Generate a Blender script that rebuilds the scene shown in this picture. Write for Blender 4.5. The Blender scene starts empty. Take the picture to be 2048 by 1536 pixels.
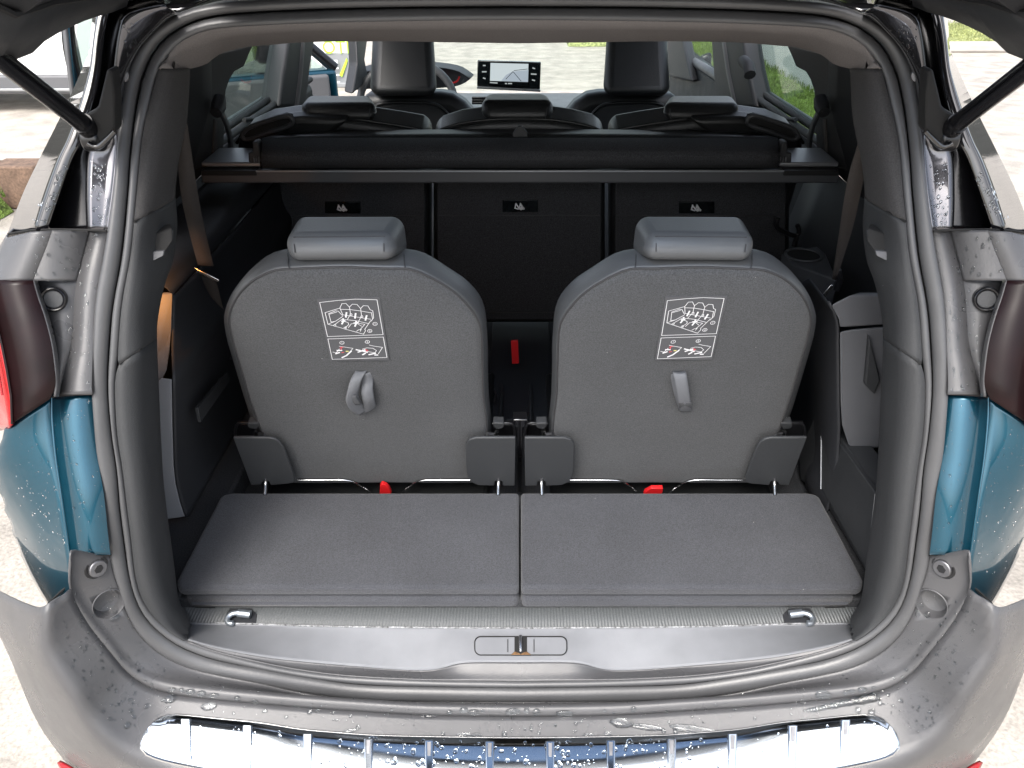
import bpy, bmesh, math, random
from mathutils import Vector, Matrix
from mathutils.bvhtree import BVHTree
random.seed(7)
R = math.radians
sc = bpy.context.scene
col = sc.collection

# ------------------------------------------------------------------ camera
CAMZ, PITCH, F, CX = 1.60, R(30), 1607.0, 1040.0
cd = bpy.data.cameras.new('camera'); cam = bpy.data.objects.new('camera', cd); col.objects.link(cam)
cam.location = (0, 0, CAMZ); cam.rotation_euler = (R(90) - PITCH, 0, 0)
cd.sensor_width = 36; cd.lens = F / 2048 * 36; cd.shift_x = -16 / 2048
cd.clip_start = 0.05; cd.clip_end = 500
sc.camera = cam

# ------------------------------------------------------------------ sky, sun, exposure
SUN_EL, SUN_AZ = R(52), R(200)          # azimuth measured clockwise from +Y: behind the camera
w = bpy.data.worlds.new('World'); sc.world = w; w.use_nodes = True
nt = w.node_tree; bg = nt.nodes['Background']
sky = nt.nodes.new('ShaderNodeTexSky'); sky.sky_type = 'NISHITA'; sky.sun_disc = False
sky.sun_elevation = SUN_EL; sky.sun_rotation = SUN_AZ; sky.dust_density = 4.0; sky.air_density = 1.0
hs = nt.nodes.new('ShaderNodeHueSaturation'); hs.inputs['Saturation'].default_value = 0.5
nt.links.new(sky.outputs[0], hs.inputs['Color']); nt.links.new(hs.outputs[0], bg.inputs['Color'])
bg.inputs['Strength'].default_value = 0.15
sd = bpy.data.lights.new('sun', 'SUN'); sun = bpy.data.objects.new('sun', sd); col.objects.link(sun)
sd.energy = 1.0; sd.angle = R(25); sd.color = (1, .97, .92)
sun.rotation_euler = Vector((-math.sin(SUN_AZ)*math.cos(SUN_EL), -math.cos(SUN_AZ)*math.cos(SUN_EL), -math.sin(SUN_EL))).to_track_quat('-Z', 'Y').to_euler()
sc.view_settings.view_transform = 'Standard'; sc.view_settings.look = 'None'
sc.view_settings.gamma = 1.0; sc.view_settings.exposure = 1.65
sc.view_settings.use_curve_mapping = False

# ------------------------------------------------------------------ points measured in the photograph, put at their own distance
cP, sP = math.cos(PITCH), math.sin(PITCH)
def ray(px, py):
    u = (px - CX) / F; v = (768 - py) / F
    return Vector((u, cP + v*sP, -sP + v*cP))
def PT(px, py, t): return Vector((0, 0, CAMZ)) + ray(px, py) * t
def PY(px, py, Y): return PT(px, py, Y / ray(px, py).y)
def PZ(px, py, Z): return PT(px, py, (Z - CAMZ) / ray(px, py).z)
def PX(px, py, X): return PT(px, py, X / ray(px, py).x)
def Yo(z):                                     # rake of the tailgate opening
    return .82 + .30 * (max(0, z - .61) / .89) ** 2
def PO(px, py, d=0.0):
    Y = .9
    for i in range(40):
        p = PY(px, py, Y); Y = .5*Y + .5*(Yo(p.z) + d)
    return PY(px, py, Y)
def plane_fn(p0, lean):
    up = Vector((0, -math.sin(lean), math.cos(lean))); fw = Vector((0, math.cos(lean), math.sin(lean)))
    def f(px, py, off=0.0):
        r = ray(px, py); o = p0 + fw*off
        return PT(px, py, (o - Vector((0, 0, CAMZ))).dot(fw) / r.dot(fw))
    return f, up, fw
SP, SUP, SFW = plane_fn(Vector((0, 1.248, .66)), R(20))
S2, S2UP, S2FW = plane_fn(Vector((0, 2.0, .67)), R(11))

def cr(pts, n):
    """Catmull-Rom through pts, n points evenly by length"""
    pts = [Vector(p) for p in pts]
    if len(pts) == 2:
        return [pts[0].lerp(pts[1], i/(n-1)) for i in range(n)]
    ex = [pts[0]*2 - pts[1]] + pts + [pts[-1]*2 - pts[-2]]
    d = []
    for i in range(1, len(ex)-2):
        p0, p1, p2, p3 = ex[i-1:i+3]
        for k in range(10):
            t = k/10
            d.append(.5*((2*p1) + (p2-p0)*t + (2*p0-5*p1+4*p2-p3)*t*t + (-p0+3*p1-3*p2+p3)*t**3))
    d.append(pts[-1])
    L = [0]
    for a, b in zip(d, d[1:]): L.append(L[-1] + (b-a).length)
    out, j = [], 0
    for i in range(n):
        s = L[-1]*i/(n-1)
        while j < len(L)-2 and L[j+1] < s: j += 1
        q = (s-L[j])/max(1e-9, L[j+1]-L[j]); out.append(d[j].lerp(d[j+1], min(1, max(0, q))))
    return out

# ------------------------------------------------------------------ materials
MT = {}
def mat(name, base, rough=.5, metal=0, coat=0, speck=0, sscale=500, bump=0, bscale=400, sheen=0, spec=.5, lint=0, emit=None, estr=0, wear=0, wscale=6, rvar=0, bdist=.002):
    m = bpy.data.materials.new(name); m.use_nodes = True; MT[name] = m
    n = m.node_tree.nodes; l = m.node_tree.links; b = n['Principled BSDF']
    if len(base) == 3: base = tuple(base) + (1,)
    b.inputs['Base Color'].default_value = base; b.inputs['Roughness'].default_value = rough
    b.inputs['Metallic'].default_value = metal; b.inputs['Coat Weight'].default_value = coat
    b.inputs['Coat Roughness'].default_value = .03
    b.inputs['Specular IOR Level'].default_value = spec
    if sheen:
        b.inputs['Sheen Weight'].default_value = sheen; b.inputs['Sheen Roughness'].default_value = .6
    tc = n.new('ShaderNodeTexCoord')
    colr = None
    if speck or wear:
        mx = n.new('ShaderNodeMix'); mx.data_type = 'RGBA'; mx.blend_type = 'MULTIPLY'; mx.inputs[0].default_value = 1
        mx.inputs[6].default_value = base
        val = None
        for amt, scl, det in ((speck, sscale, 3), (wear, wscale, 6)):
            if not amt: continue
            nz = n.new('ShaderNodeTexNoise'); nz.inputs['Scale'].default_value = scl; nz.inputs['Detail'].default_value = det
            l.new(tc.outputs['Object'], nz.inputs['Vector'])
            mr = n.new('ShaderNodeMapRange'); mr.inputs[1].default_value = .3; mr.inputs[2].default_value = .7
            mr.inputs[3].default_value = 1-amt; mr.inputs[4].default_value = 1+amt
            l.new(nz.outputs['Fac'], mr.inputs[0])
            if val is None: val = mr.outputs[0]
            else:
                mm = n.new('ShaderNodeMath'); mm.operation = 'MULTIPLY'; l.new(val, mm.inputs[0]); l.new(mr.outputs[0], mm.inputs[1]); val = mm.outputs[0]
        l.new(val, mx.inputs[7]); l.new(mx.outputs[2], b.inputs['Base Color'])
    if lint:
        vo = n.new('ShaderNodeTexVoronoi'); vo.inputs['Scale'].default_value = 26; l.new(tc.outputs['Object'], vo.inputs['Vector'])
        c1 = n.new('ShaderNodeMath'); c1.operation = 'LESS_THAN'; c1.inputs[1].default_value = .016; l.new(vo.outputs['Distance'], c1.inputs[0])
        sp = n.new('ShaderNodeSeparateColor'); l.new(vo.outputs['Color'], sp.inputs[0])
        c2 = n.new('ShaderNodeMath'); c2.operation = 'GREATER_THAN'; c2.inputs[1].default_value = 1-lint; l.new(sp.outputs[0], c2.inputs[0])
        c3 = n.new('ShaderNodeMath'); c3.operation = 'MULTIPLY'; l.new(c1.outputs[0], c3.inputs[0]); l.new(c2.outputs[0], c3.inputs[1])
        ml_ = n.new('ShaderNodeMix'); ml_.data_type = 'RGBA'; ml_.inputs[7].default_value = (.42, .42, .40, 1)
        l.new(c3.outputs[0], ml_.inputs[0]); l.new(b.inputs['Base Color'].links[0].from_socket, ml_.inputs[6]); l.new(ml_.outputs[2], b.inputs['Base Color'])
    if rvar:
        nz = n.new('ShaderNodeTexNoise'); nz.inputs['Scale'].default_value = 14; nz.inputs['Detail'].default_value = 5
        l.new(tc.outputs['Object'], nz.inputs['Vector'])
        mr = n.new('ShaderNodeMapRange'); mr.inputs[1].default_value = .3; mr.inputs[2].default_value = .7
        mr.inputs[3].default_value = max(0, rough-rvar); mr.inputs[4].default_value = rough+rvar
        l.new(nz.outputs['Fac'], mr.inputs[0]); l.new(mr.outputs[0], b.inputs['Roughness'])
    if bump:
        nz = n.new('ShaderNodeTexNoise'); nz.inputs['Scale'].default_value = bscale; nz.inputs['Detail'].default_value = 3
        l.new(tc.outputs['Object'], nz.inputs['Vector'])
        bp = n.new('ShaderNodeBump'); bp.inputs['Strength'].default_value = bump; bp.inputs['Distance'].default_value = bdist
        l.new(nz.outputs['Fac'], bp.inputs['Height']); l.new(bp.outputs[0], b.inputs['Normal'])
    if emit:
        b.inputs['Emission Color'].default_value = tuple(emit) + (1,); b.inputs['Emission Strength'].default_value = estr
    return m

mat('carpet', (.046, .048, .055), .95, lint=.5, speck=.40, sscale=620, bump=.55, bscale=650, sheen=.15, wear=.10, wscale=9, spec=.2)
mat('seat_cloth', (.057, .059, .062), .95, lint=.5, speck=.30, sscale=520, bump=.5, bscale=600, sheen=.1, wear=.07, wscale=7, spec=.2)
mat('dark_carpet', (.038, .039, .042), .95, speck=.5, sscale=500, bump=.5, bscale=500, spec=.2)
mat('headliner', (.145, .135, .132), .95, speck=.2, sscale=700, bump=.25, bscale=700, spec=.2)
mat('trim_cover', (.036, .038, .041), .5, speck=.12, sscale=700, bump=.25, bscale=900)
mat('cassette_plastic', (.052, .054, .058), .45, bump=.15, bscale=900)
mat('trim', (.024, .0255, .0275), .62, lint=.35, speck=.15, sscale=700, bump=.3, bscale=900, rvar=.06)
mat('trim_cloth', (.031, .030, .0305), .8, speck=.3, sscale=600, bump=.3, bscale=700)
mat('trim_light', (.095, .097, .104), .5, bump=.25, bscale=1000, rvar=.05)
mat('trim_lit', (.24, .245, .26), .5, bump=.25, bscale=1000)  # same plastic as trim_light, brightened to paint light onto the left arch face
mat('trim_dark', (.020, .021, .024), .6, bump=.2, bscale=700)
mat('sill_plastic', (.17, .176, .188), .68, bump=.25, bscale=1200, wear=.08, wscale=20, rvar=.05)
mat('rubber', (.065, .066, .069), .36, wear=.12, wscale=12, bump=.1, bscale=300)
mat('groove', (.006, .006, .006), .8)
mat('bumper_plastic', (.068, .068, .071), .30, bump=.2, bscale=1300, wear=.10, wscale=9, rvar=.06)
mat('gloss_black', (.006, .006, .007), .06, coat=1, rvar=.03)
mat('sky_sheen_black', (.085, .085, .095), .16, metal=.8, coat=1)  # gloss black pillar lightened, bright sky reflection painted into the colour
mat('satin_black', (.006, .006, .007), .22)
mat('metal_black', (.008, .008, .009), .28)
mat('leather', (.072, .075, .078), .42, bump=.16, bscale=520, wear=.08, wscale=10)
mat('leather_black', (.012, .013, .0135), .42, bump=.3, bscale=300)
mat('stitch', (.03, .03, .032), .7)
mat('chrome', (.58, .63, .68), .09, metal=1, rvar=.035)
mat('steel', (.62, .62, .62), .22, metal=1)
mat('dull_steel', (.22, .22, .23), .5, metal=1, wear=.2, wscale=80)
mat('zinc', (.42, .46, .50), .35, metal=.9, wear=.3, wscale=90)
mat('aluminium', (.30, .31, .32), .35, metal=.6)
mat('rust', (.16, .085, .035), .6, metal=.3, wear=.5, wscale=200)
mat('red_plastic', (.62, .012, .015), .45, emit=(1, .02, .02), estr=0)
mat('red_lens', (.30, .004, .006), .15, coat=.35, spec=.3)
mat('smoked_lens', (.007, .0016, .002), .38, coat=.05, spec=.22, wear=.3, wscale=30)
mat('webbing', (.055, .047, .043), .8, bump=.5, bscale=900, speck=.2, sscale=800)
mat('strap', (.115, .12, .13), .6, bump=.5, bscale=900)
mat('label_cloth', (.075, .077, .082), .8, speck=.1, sscale=900)
mat('print_white', (.75, .75, .77), .7)
mat('print_red', (.6, .08, .10), .7)
mat('print_yellow', (.62, .58, .2), .7)
mat('print_grey', (.35, .36, .37), .7)
mat('white_paint', (.80, .80, .80), .25, coat=.6)
mat('glass_dark', (.01, .014, .014), .05, coat=1)
mat('tyre', (.02, .02, .02), .8)
mat('orange_reflector', (.6, .25, .08), .5)
mat('wood', (.125, .08, .055), .85, speck=.3, sscale=60, wear=.3, wscale=14, bump=.4, bscale=60)
mat('wall_paint', (.55, .56, .57), .85, wear=.05, wscale=2)
mat('kerb_stone', (.38, .36, .34), .9, wear=.15, wscale=5)
mat('sign_white', (.8, .8, .8), .5)
mat('sign_grey', (.20, .21, .22), .6)
mat('lime', (.42, .70, .04), .5)
mat('screen_black', (.006, .008, .009), .12, coat=.5)

# painted blue: metallic flake under a clear coat
m = mat('blue_paint', (.004, .064, .104), .38, metal=.8, coat=1, speck=.10, sscale=1500)
# grass
m = mat('grass', (.13, .20, .035), .9, speck=.5, sscale=30, wear=.3, wscale=2, bump=1, bscale=40, bdist=.05)
m = mat('overexposed_grass', (.28, .31, .12), .9, speck=.5, sscale=30, wear=.3, wscale=2, bump=1, bscale=40, bdist=.05)  # ordinary grass paled, the overexposed daylight is put into its colour
mat('scuffed', (.19, .195, .20), .6, wear=.9, wscale=160, speck=.5, sscale=600)
mat('stitch_white', (.30, .31, .32), .8)
# ground: pale worn concrete paving, damp
m = mat('paving', (.34, .31, .27), .7, speck=.22, sscale=90, wear=.28, wscale=5, bump=.5, bscale=70, bdist=.006)
# ribbed tread strip: fine wave relief along X
m = mat('ribbed_plastic', (.075, .08, .082), .5, speck=.2, sscale=400)
n = m.node_tree.nodes; l = m.node_tree.links
tc = n.new('ShaderNodeTexCoord'); wv = n.new('ShaderNodeTexWave'); wv.bands_direction = 'X'; wv.inputs['Scale'].default_value = 62
l.new(tc.outputs['Object'], wv.inputs['Vector']); bp = n.new('ShaderNodeBump'); bp.inputs['Strength'].default_value = .4; bp.inputs['Distance'].default_value = .002; wv.inputs['Distortion'].default_value = 1.2; wv.inputs['Detail'].default_value = 3; wv.inputs['Detail Scale'].default_value = 2
l.new(wv.outputs['Fac'], bp.inputs['Height']); l.new(bp.outputs[0], n['Principled BSDF'].inputs['Normal'])
# window glass: thin pane
def pane_mat(name, tint, gl=.10):
    m = bpy.data.materials.new(name); m.use_nodes = True; MT[name] = m
    n = m.node_tree.nodes; l = m.node_tree.links
    for x in list(n): n.remove(x)
    o = n.new('ShaderNodeOutputMaterial'); t = n.new('ShaderNodeBsdfTransparent'); g = n.new('ShaderNodeBsdfGlossy')
    t.inputs[0].default_value = tuple(tint) + (1,); g.inputs['Roughness'].default_value = .02
    mx = n.new('ShaderNodeMixShader'); fr = n.new('ShaderNodeLayerWeight'); fr.inputs['Blend'].default_value = .5
    pw = n.new('ShaderNodeMath'); pw.operation = 'POWER'; pw.inputs[1].default_value = 5; l.new(fr.outputs['Facing'], pw.inputs[0])
    ml = n.new('ShaderNodeMath'); ml.operation = 'MULTIPLY_ADD'; ml.inputs[1].default_value = .7; ml.inputs[2].default_value = .035; l.new(pw.outputs[0], ml.inputs[0])
    l.new(ml.outputs[0], mx.inputs[0]); l.new(t.outputs[0], mx.inputs[1]); l.new(g.outputs[0], mx.inputs[2]); l.new(mx.outputs[0], o.inputs[0])
pane_mat('pane', (.93, .97, .95)); pane_mat('pane_tint', (.62, .68, .66)); pane_mat('pane_rear', (.42, .50, .60))
# water
m = bpy.data.materials.new('water'); m.use_nodes = True; MT['water'] = m
b = m.node_tree.nodes['Principled BSDF']; b.inputs['Base Color'].default_value = (.9, .92, .93, 1); b.inputs['Roughness'].default_value = .02
b.inputs['IOR'].default_value = 1.33; b.inputs['Transmission Weight'].default_value = 1.0

# ------------------------------------------------------------------ mesh helpers
BVHSRC = []
def link(name, me, m, parent=None, label=None):
    o = bpy.data.objects.new(name, me); col.objects.link(o)
    if m is not None: me.materials.append(MT[m] if isinstance(m, str) else m)
    if parent is not None:
        o.parent = parent
        par = parent; loc = Vector((0, 0, 0))
        while par is not None:
            if par.type == 'EMPTY': loc += Vector(par.location)
            par = par.parent
        if parent.type == 'EMPTY': o.matrix_parent_inverse = Matrix.Translation(-loc)
    if label: o['label'] = label
    return o
def thing(name, label, cat, loc=(0, 0, 0), group=None):
    o = bpy.data.objects.new(name, None); col.objects.link(o); o.location = loc; o.empty_display_size = .05
    o['label'] = label; o['category'] = cat
    if group: o['group'] = group
    return o
def meshobj(name, V, Fc, m, parent=None, smooth=True, s=1, ext=False, solid=0, bevel=0, seg=2, sub=0, angle=35, label=None):
    if s == -1:
        V = [Vector((-v[0], v[1], v[2])) for v in V]; Fc = [tuple(reversed(f)) for f in Fc]
    if ext: BVHSRC.append(([Vector(v) for v in V], [tuple(f) for f in Fc]))
    me = bpy.data.meshes.new(name); me.from_pydata([tuple(v) for v in V], [], Fc); me.validate()
    bm = bmesh.new(); bm.from_mesh(me)
    if not ext: bmesh.ops.remove_doubles(bm, verts=bm.verts, dist=1e-6)
    bmesh.ops.recalc_face_normals(bm, faces=bm.faces); bm.to_mesh(me); bm.free()
    if smooth:
        for p in me.polygons: p.use_smooth = True
    o = link(name, me, m, parent, label)
    if solid:
        md = o.modifiers.new('solid', 'SOLIDIFY'); md.thickness = solid; md.offset = 0
    if bevel:
        md = o.modifiers.new('bevel', 'BEVEL'); md.width = bevel; md.segments = seg; md.limit_method = 'ANGLE'; md.angle_limit = R(angle)
        md.harden_normals = False
    if sub:
        md = o.modifiers.new('sub', 'SUBSURF'); md.levels = sub; md.render_levels = sub
    if smooth and not sub:
        try: me.set_sharp_from_angle(angle=R(angle))
        except Exception: pass
    return o
def grid_faces(r, c, close=False):
    Fc = []
    for i in range(r-1):
        for j in range(c-1): Fc.append((i*c+j, i*c+j+1, (i+1)*c+j+1, (i+1)*c+j))
        if close: Fc.append((i*c+c-1, i*c, (i+1)*c, (i+1)*c+c-1))
    return Fc
def loft(name, curves, n, m, parent=None, cols=0, **k):
    """skin over curves (lists of points); cols>0 rounds across the curves"""
    C = [cr(c, n) for c in curves]
    if cols:
        rows = [cr([c[j] for c in C], cols) for j in range(n)]
        C = [[rows[j][i] for j in range(n)] for i in range(cols)]
    V = [p for c in C for p in c]
    k.setdefault('solid', .0025)
    return meshobj(name, V, grid_faces(len(C), n), m, parent, **k)
def prism(name, pts, vec, m, parent=None, bevel=.003, seg=2, smooth=True, **k):
    n = len(pts); vec = Vector(vec)
    V = [Vector(p) for p in pts] + [Vector(p) + vec for p in pts]
    Fc = [tuple(range(n)), tuple(range(2*n-1, n-1, -1))] + [(i, (i+1) % n, (i+1) % n + n, i+n) for i in range(n)]
    return meshobj(name, V, Fc, m, parent, bevel=bevel, seg=seg, smooth=smooth, **k)
def hexa(name, c8, m, parent=None, bevel=.01, seg=4, **k):
    """box from 8 corners: near bl br tr tl, far bl br tr tl"""
    Fc = [(0, 1, 2, 3), (5, 4, 7, 6), (4, 0, 3, 7), (1, 5, 6, 2), (3, 2, 6, 7), (4, 5, 1, 0)]
    return meshobj(name, c8, Fc, m, parent, bevel=bevel, seg=seg, **k)
def box(name, a, b, m, parent=None, bevel=.004, seg=2, **k):
    (x0, y0, z0), (x1, y1, z1) = a, b
    c = [(x0, y0, z0), (x1, y0, z0), (x1, y0, z1), (x0, y0, z1), (x0, y1, z0), (x1, y1, z0), (x1, y1, z1), (x0, y1, z1)]
    return hexa(name, c, m, parent, bevel=bevel, seg=seg, **k)
def tube(name, pts, r, m, parent=None, n=10, k_pts=0, closed=False, rb=None, s=1, cap=True, nrm=None, **k):
    pts = [Vector(p) for p in pts]
    if k_pts: pts = cr(pts + ([pts[0]] if closed else []), k_pts + (1 if closed else 0)); pts = pts[:-1] if closed else pts
    N = len(pts); rb = rb or r
    V = []
    t0 = (pts[1]-pts[0]).normalized()
    u = (Vector(nrm) if nrm else (Vector((0, 0, 1)) if abs(t0.z) < .9 else Vector((0, 1, 0)))); u = (u - t0*u.dot(t0)).normalized()
    for i in range(N):
        if closed: t = (pts[(i+1) % N] - pts[i-1]).normalized()
        else: t = (pts[min(N-1, i+1)] - pts[max(0, i-1)]).normalized()
        u = (u - t*u.dot(t)).normalized(); v = t.cross(u)
        rr = r[i] if isinstance(r, (list, tuple)) else r
        r2 = rb if not isinstance(r, (list, tuple)) else rr
        for a in range(n):
            q = 2*math.pi*a/n; V.append(pts[i] + u*math.cos(q)*rr + v*math.sin(q)*r2)
    Fc = []
    for i in range(N if closed else N-1):
        j = (i+1) % N
        for a in range(n): Fc.append((i*n+a, i*n+(a+1) % n, j*n+(a+1) % n, j*n+a))
    if cap and not closed:
        Fc.append(tuple(range(n))[::-1]); Fc.append(tuple((N-1)*n+a for a in range(n)))
    return meshobj(name, V, Fc, m, parent, s=s, angle=50, **k)
def disc(name, c, nrm, r, h, m, parent=None, n=24, bevel=.001, rin=0, s=1, **k):
    """short cylinder (or ring) with axis nrm"""
    c = Vector(c); nrm = Vector(nrm).normalized(); u = nrm.orthogonal().normalized(); v = nrm.cross(u)
    V, Fc = [], []
    prof = [(r, 0), (r, h)] if not rin else [(r, 0), (r, h), (rin, h), (rin, 0)]
    for rr, hh in prof:
        for a in range(n):
            q = 2*math.pi*a/n; V.append(c + u*math.cos(q)*rr + v*math.sin(q)*rr + nrm*hh)
    P = len(prof)
    for i in range(P if rin else P-1):
        j = (i+1) % P
        for a in range(n): Fc.append((i*n+a, i*n+(a+1) % n, j*n+(a+1) % n, j*n+a))
    if not rin: Fc.append(tuple(range(n))); Fc.append(tuple(n+a for a in range(n)))
    return meshobj(name, V, Fc, m, parent, bevel=bevel, s=s, **k)
def stroke(name, lines, w, fn, m, parent, h=.0006, close=False):
    """flat printed line-work: each polyline becomes a thin strip; fn maps drawing xy to the surface"""
    V, Fc = [], []
    for ln in lines:
        pts = [fn(*p) for p in ln]
        nrm = None
        for a, b in zip(pts, pts[1:]):
            d = (b-a)
            if d.length < 1e-6: continue
            d.normalize(); nn = STN; sd_ = d.cross(nn).normalized()*w/2; e = d*w/2
            k = len(V); V += [a-e-sd_, b+e-sd_, b+e+sd_, a-e+sd_]; V = V[:k] + [v - nn*h for v in V[k:]]
            Fc.append((k, k+1, k+2, k+3))
    return meshobj(name, V, Fc, m, parent, smooth=False)
def text(name, body, size, M4, m, parent, ext=.0004):
    cu = bpy.data.curves.new(name, 'FONT'); cu.body = body; cu.size = size; cu.align_x = 'CENTER'; cu.align_y = 'CENTER'; cu.extrude = ext
    t = bpy.data.objects.new('tmp', cu); col.objects.link(t)
    dg = bpy.context.evaluated_depsgraph_get(); me = bpy.data.meshes.new_from_object(t.evaluated_get(dg))
    bpy.data.objects.remove(t); me.transform(M4); me.name = name
    return link(name, me, m, parent)
def cut(o, cutter):
    """cut a hole in o with cutter, bake it, drop the cutter"""
    md = o.modifiers.new('hole', 'BOOLEAN'); md.operation = 'DIFFERENCE'; md.object = cutter; md.solver = 'EXACT'
    dg = bpy.context.evaluated_depsgraph_get(); me = bpy.data.meshes.new_from_object(o.evaluated_get(dg))
    o.modifiers.clear(); o.data = me; bpy.data.objects.remove(cutter)
def mir(pts): return [Vector((-p.x, p.y, p.z)) for p in pts]
def full(fn, pts, **k):
    """left half px list (top centre to bottom centre) -> closed ring"""
    L = [fn(x, y) for x, y in pts]; return L + mir(L[1:-1])[::-1]
# ================================================================== setting
def ground():
    V, Fc = [], []; xs = [-60, -20, -8, -3, 0, 3, 8, 20, 60]; ys = [-40, -10, -3, 0, 3, 8, 16, 40, 120]
    V = [Vector((x, y, 0)) for y in ys for x in xs]
    o = meshobj('ground', V, grid_faces(len(ys), len(xs)), 'paving'); o['kind'] = 'structure'
ground()

car = thing('car', 'blue sport utility car seen from behind with its tailgate raised', 'car', (0, 2.2, 0))

# ---------------------------------------------------------------- opening seal
OUT = [(1040,-12),(900,-11.5),(770,-10),(640,-6),(520,0),(457,4),(406,11),(368,22),(338,38),(312,58),(287,84),(269,114),(254,152),(245,203),(237,254),(234,305),(226,385),(215,464),(203,532),(194,583),(189,634),(187,685),(184,765),(188,836),(195,912),(208,988),(216,1065),(222,1115),(230,1150),(240,1178),(250,1212),(267,1248),(292,1281),(330,1311),(381,1334),(444,1349),(520,1364),(602,1382),(703,1396),(805,1400),(1040,1401)]
GRV = [(1040,14),(900,14.5),(770,16),(640,19),(520,24),(432,32),(381,46),(343,66),(312,96),(287,147),(274,203),(267,254),(260,320),(256,385),(244,507),(228,596),(221,659),(216,770),(223,862),(234,938),(240,1014),(248,1077),(258,1146),(272,1197),(292,1235),(325,1268),(368,1296),(432,1319),(520,1336),(627,1355),(728,1368),(881,1372),(1040,1374)]
INN = [(1040,40),(900,41),(770,43),(640,46),(520,51),(457,55),(406,63),(355,89),(317,140),(300,203),(284,279),(274,385),(262,507),(244,609),(236,710),(230,765),(234,862),(245,938),(254,1014),(262,1077),(270,1146),(282,1192),(305,1230),(340,1263),(376,1283),(432,1303),(520,1325),(602,1341),(703,1353),(855,1360),(1040,1363)]
def ring(pts, d, n=220):
    L = cr([PO(x, y, d) for x, y in pts], n//2+1)
    return L + mir(L[1:-1])[::-1]
def mixr(A, B, q): return [a.lerp(b, q) for a, b in zip(A, B)]
ro, rg, ri = ring(OUT, .004), ring(GRV, .012), ring(INN, .014)
def off(L, dy): return [p + Vector((0, dy, 0)) for p in L]
def ringloft(name, rings, m, parent):
    n = len(rings[0]); V = [p for r in rings for p in r]
    return meshobj(name, V, grid_faces(len(rings), n, close=True), m, parent, angle=80)
def rounded(A, B, h, k=7):
    out = []
    for i in range(k):
        q = i/(k-1); a = math.pi*q
        out.append(off(mixr(A, B, .5-.5*math.cos(a)), -h*math.sin(a)))
    return out
rg1 = mixr(ro, rg, .93); rg2 = mixr(rg, ri, .10)
seal = ringloft('opening_seal', rounded(ro, rg1, .008, 9), 'rubber', car)
ringloft('seal_groove', [off(rg1, .002), off(mixr(rg1, rg2, .5), .012), off(rg2, .002)], 'groove', seal)
ringloft('seal_lip', rounded(rg2, ri, .0055, 7), 'rubber', seal)
ringloft('seal_flange', [off(ro, .0), off(mixr(ro, rg, -.04), .008), off(mixr(ro, rg, -.04), .05)], 'rubber', seal)

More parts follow.
